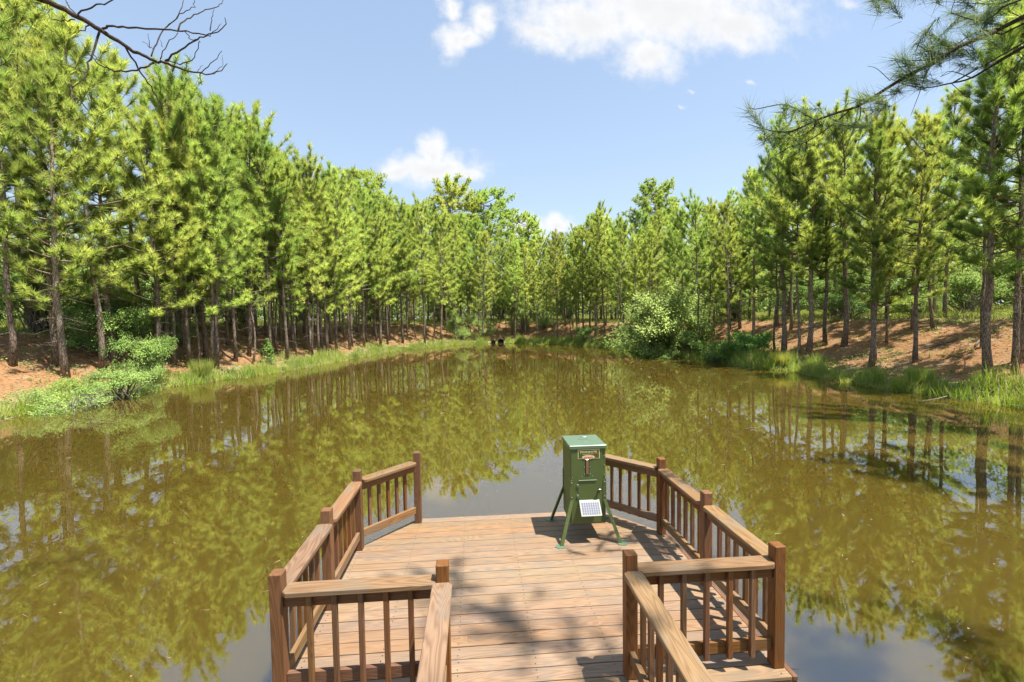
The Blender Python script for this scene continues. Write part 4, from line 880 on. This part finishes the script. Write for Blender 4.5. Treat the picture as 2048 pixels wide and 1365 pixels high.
def scatter_shore():
    """grass fringe along the waterline"""
    g = np.random.default_rng(21); mb = MB()
    seg = np.roll(SH, -1, 0)-SH; ln = np.linalg.norm(seg, axis=1); N = 150000
    i = g.choice(len(SH), N, p=ln/ln.sum()); p = SH[i]+seg[i]*g.random((N, 1))
    nr = np.column_stack([-seg[i, 1], seg[i, 0]])/ln[i, None]
    wide = 1.15+.7*np.sin(p[:, 0]*.55+p[:, 1]*.4)+.5*np.sin(p[:, 1]*1.3+1)
    off = g.beta(1.3, 2.0, N)*np.clip(wide, .5, 2.6)*1.5-.30
    p = p+nr*off[:, None]; s = sdist(p[:, 0], p[:, 1]); bad = np.abs(s-off) > .4
    clump = .5+.5*np.sin(p[:, 0]*2.3+np.sin(p[:, 1]*1.7)*2)*np.sin(p[:, 1]*2.1+np.sin(p[:, 0]*1.3)*2)
    k = (p[:, 1] > 9) & ~bad & (g.random(N) < .35+.65*clump) & (s < 3.6) & ~((np.abs(p[:, 0]-2.4) < 1.2) & (p[:, 1] > 60))
    p, clump = p[k], clump[k]; n = len(p); z = np.maximum(height(p[:, 0], p[:, 1]), -.08)
    h = np.where(p[:, 0] > 5, 1.55, 1.15)*(.15+.66*clump**1.5*g.uniform(.4, 1, n))*g.uniform(.6, 1.25, n)
    D = np.column_stack([g.normal(0, .32, n), g.normal(0, .32, n), np.ones(n)])
    mb.blades(np.column_stack([p, z-.02]), D, h, g.uniform(.016, .034, n)*(1+p[:, 1]/90), g)
    tag(link('shore_grass', mb.mesh('shore_grass', M['grass'])), kind='stuff')
    q = g.random(n) < .035; st_ = MB(); m_ = int(q.sum())
    st_.blades(np.column_stack([p[q], z[q]-.02]), np.column_stack([g.normal(0, .22, m_), g.normal(0, .22, m_), np.ones(m_)]), g.uniform(.35, 1.0, m_), .022, g)
    q = g.random(n) < .05; m_ = int(q.sum())
    st_.blades(np.column_stack([p[q], z[q]+.05]), np.column_stack([g.normal(0, 1, m_), g.normal(0, 1, m_), np.full(m_, .15)]), g.uniform(.25, .7, m_), .03, g)
    tag(link('dry_stalks', st_.mesh('dry_stalks', M['drift'])), kind='stuff')
    # meadow behind the crest and tufts on the straw
    N = 210000; x = g.uniform(-48, 58, N); y = g.uniform(11, 92, N); s = sdist(x, y)
    cl = .5+.5*np.sin(x*.9+np.sin(y*.7)*2)*np.sin(y*.8+np.sin(x*.6)*2)
    k = ((s > 7.2) & (s < 32) & (g.random(N) < .9)) | ((s > 2.5) & (s <= 7.2) & (cl > .72) & (g.random(N) < .5))
    k &= (x/y > -1.05) & (x/y < 1.5)
    x, y, s = x[k], y[k], s[k]; n = len(x); mb = MB()
    D = np.column_stack([g.normal(0, .35, n), g.normal(0, .35, n), np.ones(n)])
    mb.blades(np.column_stack([x, y, height(x, y)-.02]), D, np.where(s > 8, .42, .28)*g.uniform(.5, 1.25, n), g.uniform(.03, .06, n), g)
    tag(link('meadow_grass', mb.mesh('meadow_grass', M['meadow'])), kind='stuff')
    # fallen pine straw
    N = 240000; x = g.uniform(-34, 36, N); y = g.uniform(11, 80, N); s = sdist(x, y); k = (s > .8) & (s < 9.5) & (x/y > -1.05) & (x/y < 1.5)
    x, y = x[k], y[k]; n = len(x); mb = MB(); D = np.column_stack([g.normal(0, 1, n), g.normal(0, 1, n), g.normal(.12, .14, n)])
    mb.blades(np.column_stack([x, y, height(x, y)+.01]), D, g.uniform(.15, .38, n), g.uniform(.015, .04, n), g)
    tag(link('pine_straw', mb.mesh('pine_straw', M['straw'])), kind='stuff')
    # weeds on the straw
    W_ = MB(); n = 0; cx = g.uniform(-34, 36, 9000); cy = g.uniform(12, 78, 9000); cs = sdist(cx, cy); cz = height(cx, cy)
    for x, y, s_, z_ in zip(cx, cy, cs, cz):
        if n > 1000: break
        if not (.9 < s_ < 9.5) or g.random() > (.95 if s_ < 3 else .55): continue
        n += 1; m_ = int(g.integers(14, 46)); r = g.uniform(.10, .38); c = np.array([x, y, z_])
        W_.leaves(c+g.normal(0, 1, (m_, 3))*np.array([r, r, r*.45])+np.array([0, 0, r*.7]), unit(g.normal(0, .6, (m_, 3))+np.array([0, 0, .8])), g.uniform(.06, .15, m_), g.uniform(.035, .07, m_), g)
    tag(link('bank_weeds', W_.mesh('bank_weeds', M['weed'])), kind='stuff')
    # bits floating on the pond
    N = 650; x = g.uniform(-12, 13, N); y = 2.5+30*g.random(N)**1.6; s = sdist(x, y); k = (s < -.4) & ~((np.abs(x) < 2.2) & (y < 6.6))
    x, y = x[k], y[k]; n = len(x); mb = MB(); D = np.column_stack([g.normal(0, 1, n), g.normal(0, 1, n), g.normal(0, .02, n)])
    mb.blades(np.column_stack([x, y, np.full(n, .004)]), D, g.uniform(.03, .13, n)*(1+y/40), g.uniform(.003, .006, n)*(1+y/12), g)
    fl = MB(); q = g.random(n) < .35; fl.leaves(np.column_stack([x[q]+.2, y[q]+.15, np.full(q.sum(), .006)]), np.tile([0, 0, 1.], (q.sum(), 1)), g.uniform(.018, .04, q.sum()), g.uniform(.012, .02, q.sum()), g)
    mb.add(np.concatenate(fl.V), np.concatenate(fl.F))
    tag(link('floating_litter', mb.mesh('floating_litter', M['drift'])), kind='stuff')
    # dry needles on the boards
    N = 46; x = g.uniform(-1.6, 1.6, N); y = g.uniform(2.2, 6.0, N); y = np.where(np.abs(x) > .62, np.maximum(y, 3.35), y); mb = MB(); D = np.column_stack([g.normal(0, 1, N), g.normal(0, 1, N), np.zeros(N)])
    mb.blades(np.column_stack([x, y, np.full(N, ZD+.003)]), D, g.uniform(.03, .10, N), .003, g)
    tag(link('dock_litter', mb.mesh('dock_litter', M['drift'])), kind='stuff')
scatter_shore()
# tall clump of shore grass on the left, culvert pipes, twigs in the water
def grass_clump(x, y, r, h, n, label):
    g = np.random.default_rng(int(abs(x*100))); mb = MB(); a = g.uniform(0, 6.28, n); q = r*.4*np.sqrt(g.random(n))
    P = np.column_stack([q*np.cos(a), q*np.sin(a), 0*a]); D = np.column_stack([np.cos(a)*g.uniform(0, .45, n), np.sin(a)*g.uniform(0, .45, n), np.ones(n)])
    mb.blades(P, D, h*g.uniform(.55, 1.1, n), .03, g)
    tag(link('grass_clump', mb.mesh('grass_clump', M['grass']), None, (x, y, H1(x, y)-.03)), label, 'grass clump')
grass_clump(-15.35, 26.5, .9, 1.15, 900, 'tall dark green grass clump at the left water edge before the pine cluster')
grass_clump(17.0, 25.3, 1.0, .95, 900, 'thick bright grass clump at the mouth of the right inlet')
grass_clump(17.3, 17.2, .9, .85, 800, 'dark overhanging grass clump at the water before the bent pine')
def culvert(x, y, r, label):
    mb = MB(); k = 20; a = np.arange(k)*2*np.pi/k
    rings = [(r*1.12, 0), (r*1.12, 2.4), (r, 2.4), (r, 0.0)]
    V = [(rr*math.cos(t), yy, rr*math.sin(t)) for rr, yy in rings for t in a]; F = []
    for q in range(4):
        for j in range(k):
            b, c = q*k, ((q+1) % 4)*k; F += [(b+j, b+(j+1) % k, c+(j+1) % k), (b+j, c+(j+1) % k, c+j)]
    mb.add(np.array(V), np.array(F)); root = tag(empty('culvert_pipe', (x, y, r*.62)), label, 'pipe')
    link('pipe_wall', mb.mesh('pipe_wall', M['blacksteel'], True), root)
    bm = bmesh.new(); bmesh.ops.create_circle(bm, cap_ends=True, radius=r, segments=k); me = bpy.data.meshes.new('pipe_back'); bm.to_mesh(me); bm.free(); me.materials.append(M['rubber'])
    link('pipe_back', me, root, (0, 1.9, 0), (math.pi/2, 0, 0))
culvert(2.95, 61.3, .34, 'larger black culvert pipe opening at the far end of the pond')
culvert(1.95, 61.5, .24, 'smaller black culvert pipe left of the larger one at the far end')
g = np.random.default_rng(77); mb = MB(); c = np.array([-14.75, 18.2, 0])
for k in range(26):
    a = g.uniform(-2.2, .5); L = g.uniform(.6, 1.7); b = np.array([g.normal(0, .35), g.normal(0, .4), g.uniform(.2, .7)])
    e = b+np.array([math.cos(a)*L*.7, math.sin(a)*L*.6, -b[2]-.05]); mid = (b+e)/2+np.array([0, 0, .22*L]); mb.tube(np.array([b, mid, e]), [.016, .011, .005], 4)
tag(link('brushwood', mb.mesh('brushwood', M['deadwood'], True), None, tuple(c)), 'bare grey fallen brush arching into the water under the pale left shrub', 'brush')
mb = MB(); mb.tube([(0, 0, 0), (.22, .03, .012), (.45, .0, .006), (.62, .04, -.01)], [.010, .012, .009, .004], 6)
tag(link('floating_stick', mb.mesh('floating_stick', M['deadwood'], True), None, (6.9, 12.1, .008)), 'pale stick floating on open water right of the feeder', 'stick')
mb = MB(); mb.tube([(0, 0, .1), (-.7, -.25, .06), (-1.5, -.35, .01)], [.018, .014, .006], 5)
tag(link('floating_stick', mb.mesh('floating_stick', M['deadwood'], True), None, (16.4, 15.3, .02)), 'pale stick lying half in the water under the right bank grass', 'stick')

# dead limbs lying on the straw
FALL = [(-21.5, 20.3, .6, 2.2, 'fallen dead limb on the sunlit straw at the far left'), (-18.3, 30.2, 2.2, 2.6, 'fallen limb across the left slope behind the small cedar'), (-15.2, 36.2, 1.2, 2.0, 'fallen limb on the straw at the start of the long left row'),
        (20.9, 20.6, 2.6, 2.4, 'fallen limb on the right slope above the bent forked pine'), (22.3, 18.9, .4, 2.8, 'long fallen limb near the crest at the right edge'), (20.2, 23.4, 1.9, 1.8, 'short fallen limb beside the flared pine on the right bank')]
for i, (x, y, a, L, lab) in enumerate(FALL):
    g = np.random.default_rng(500+i); mb = MB(); n = 7; q = np.linspace(-.5, .5, n); P = np.column_stack([q*L*math.cos(a), q*L*math.sin(a), 0*q])+g.normal(0, .03, (n, 3))
    P[:, 2] = height(x+P[:, 0], y+P[:, 1])-H1(x, y)+.05+abs(g.normal(0, .03))
    mb.tube(P, np.linspace(.045, .015, n), 6)
    for k in range(5):
        b = P[g.integers(1, n)]; d = np.array([math.cos(a+g.uniform(-1, 1)), math.sin(a+g.uniform(-1, 1)), g.uniform(.05, .5)]); mb.tube(np.array([b, b+d*.25, b+d*.5+np.array([0, 0, -.03])]), [.014, .010, .004], 4)
    tag(link('fallen_limb', mb.mesh('fallen_limb', M['deadwood'], True), None, (x, y, H1(x, y))), lab, 'branch')
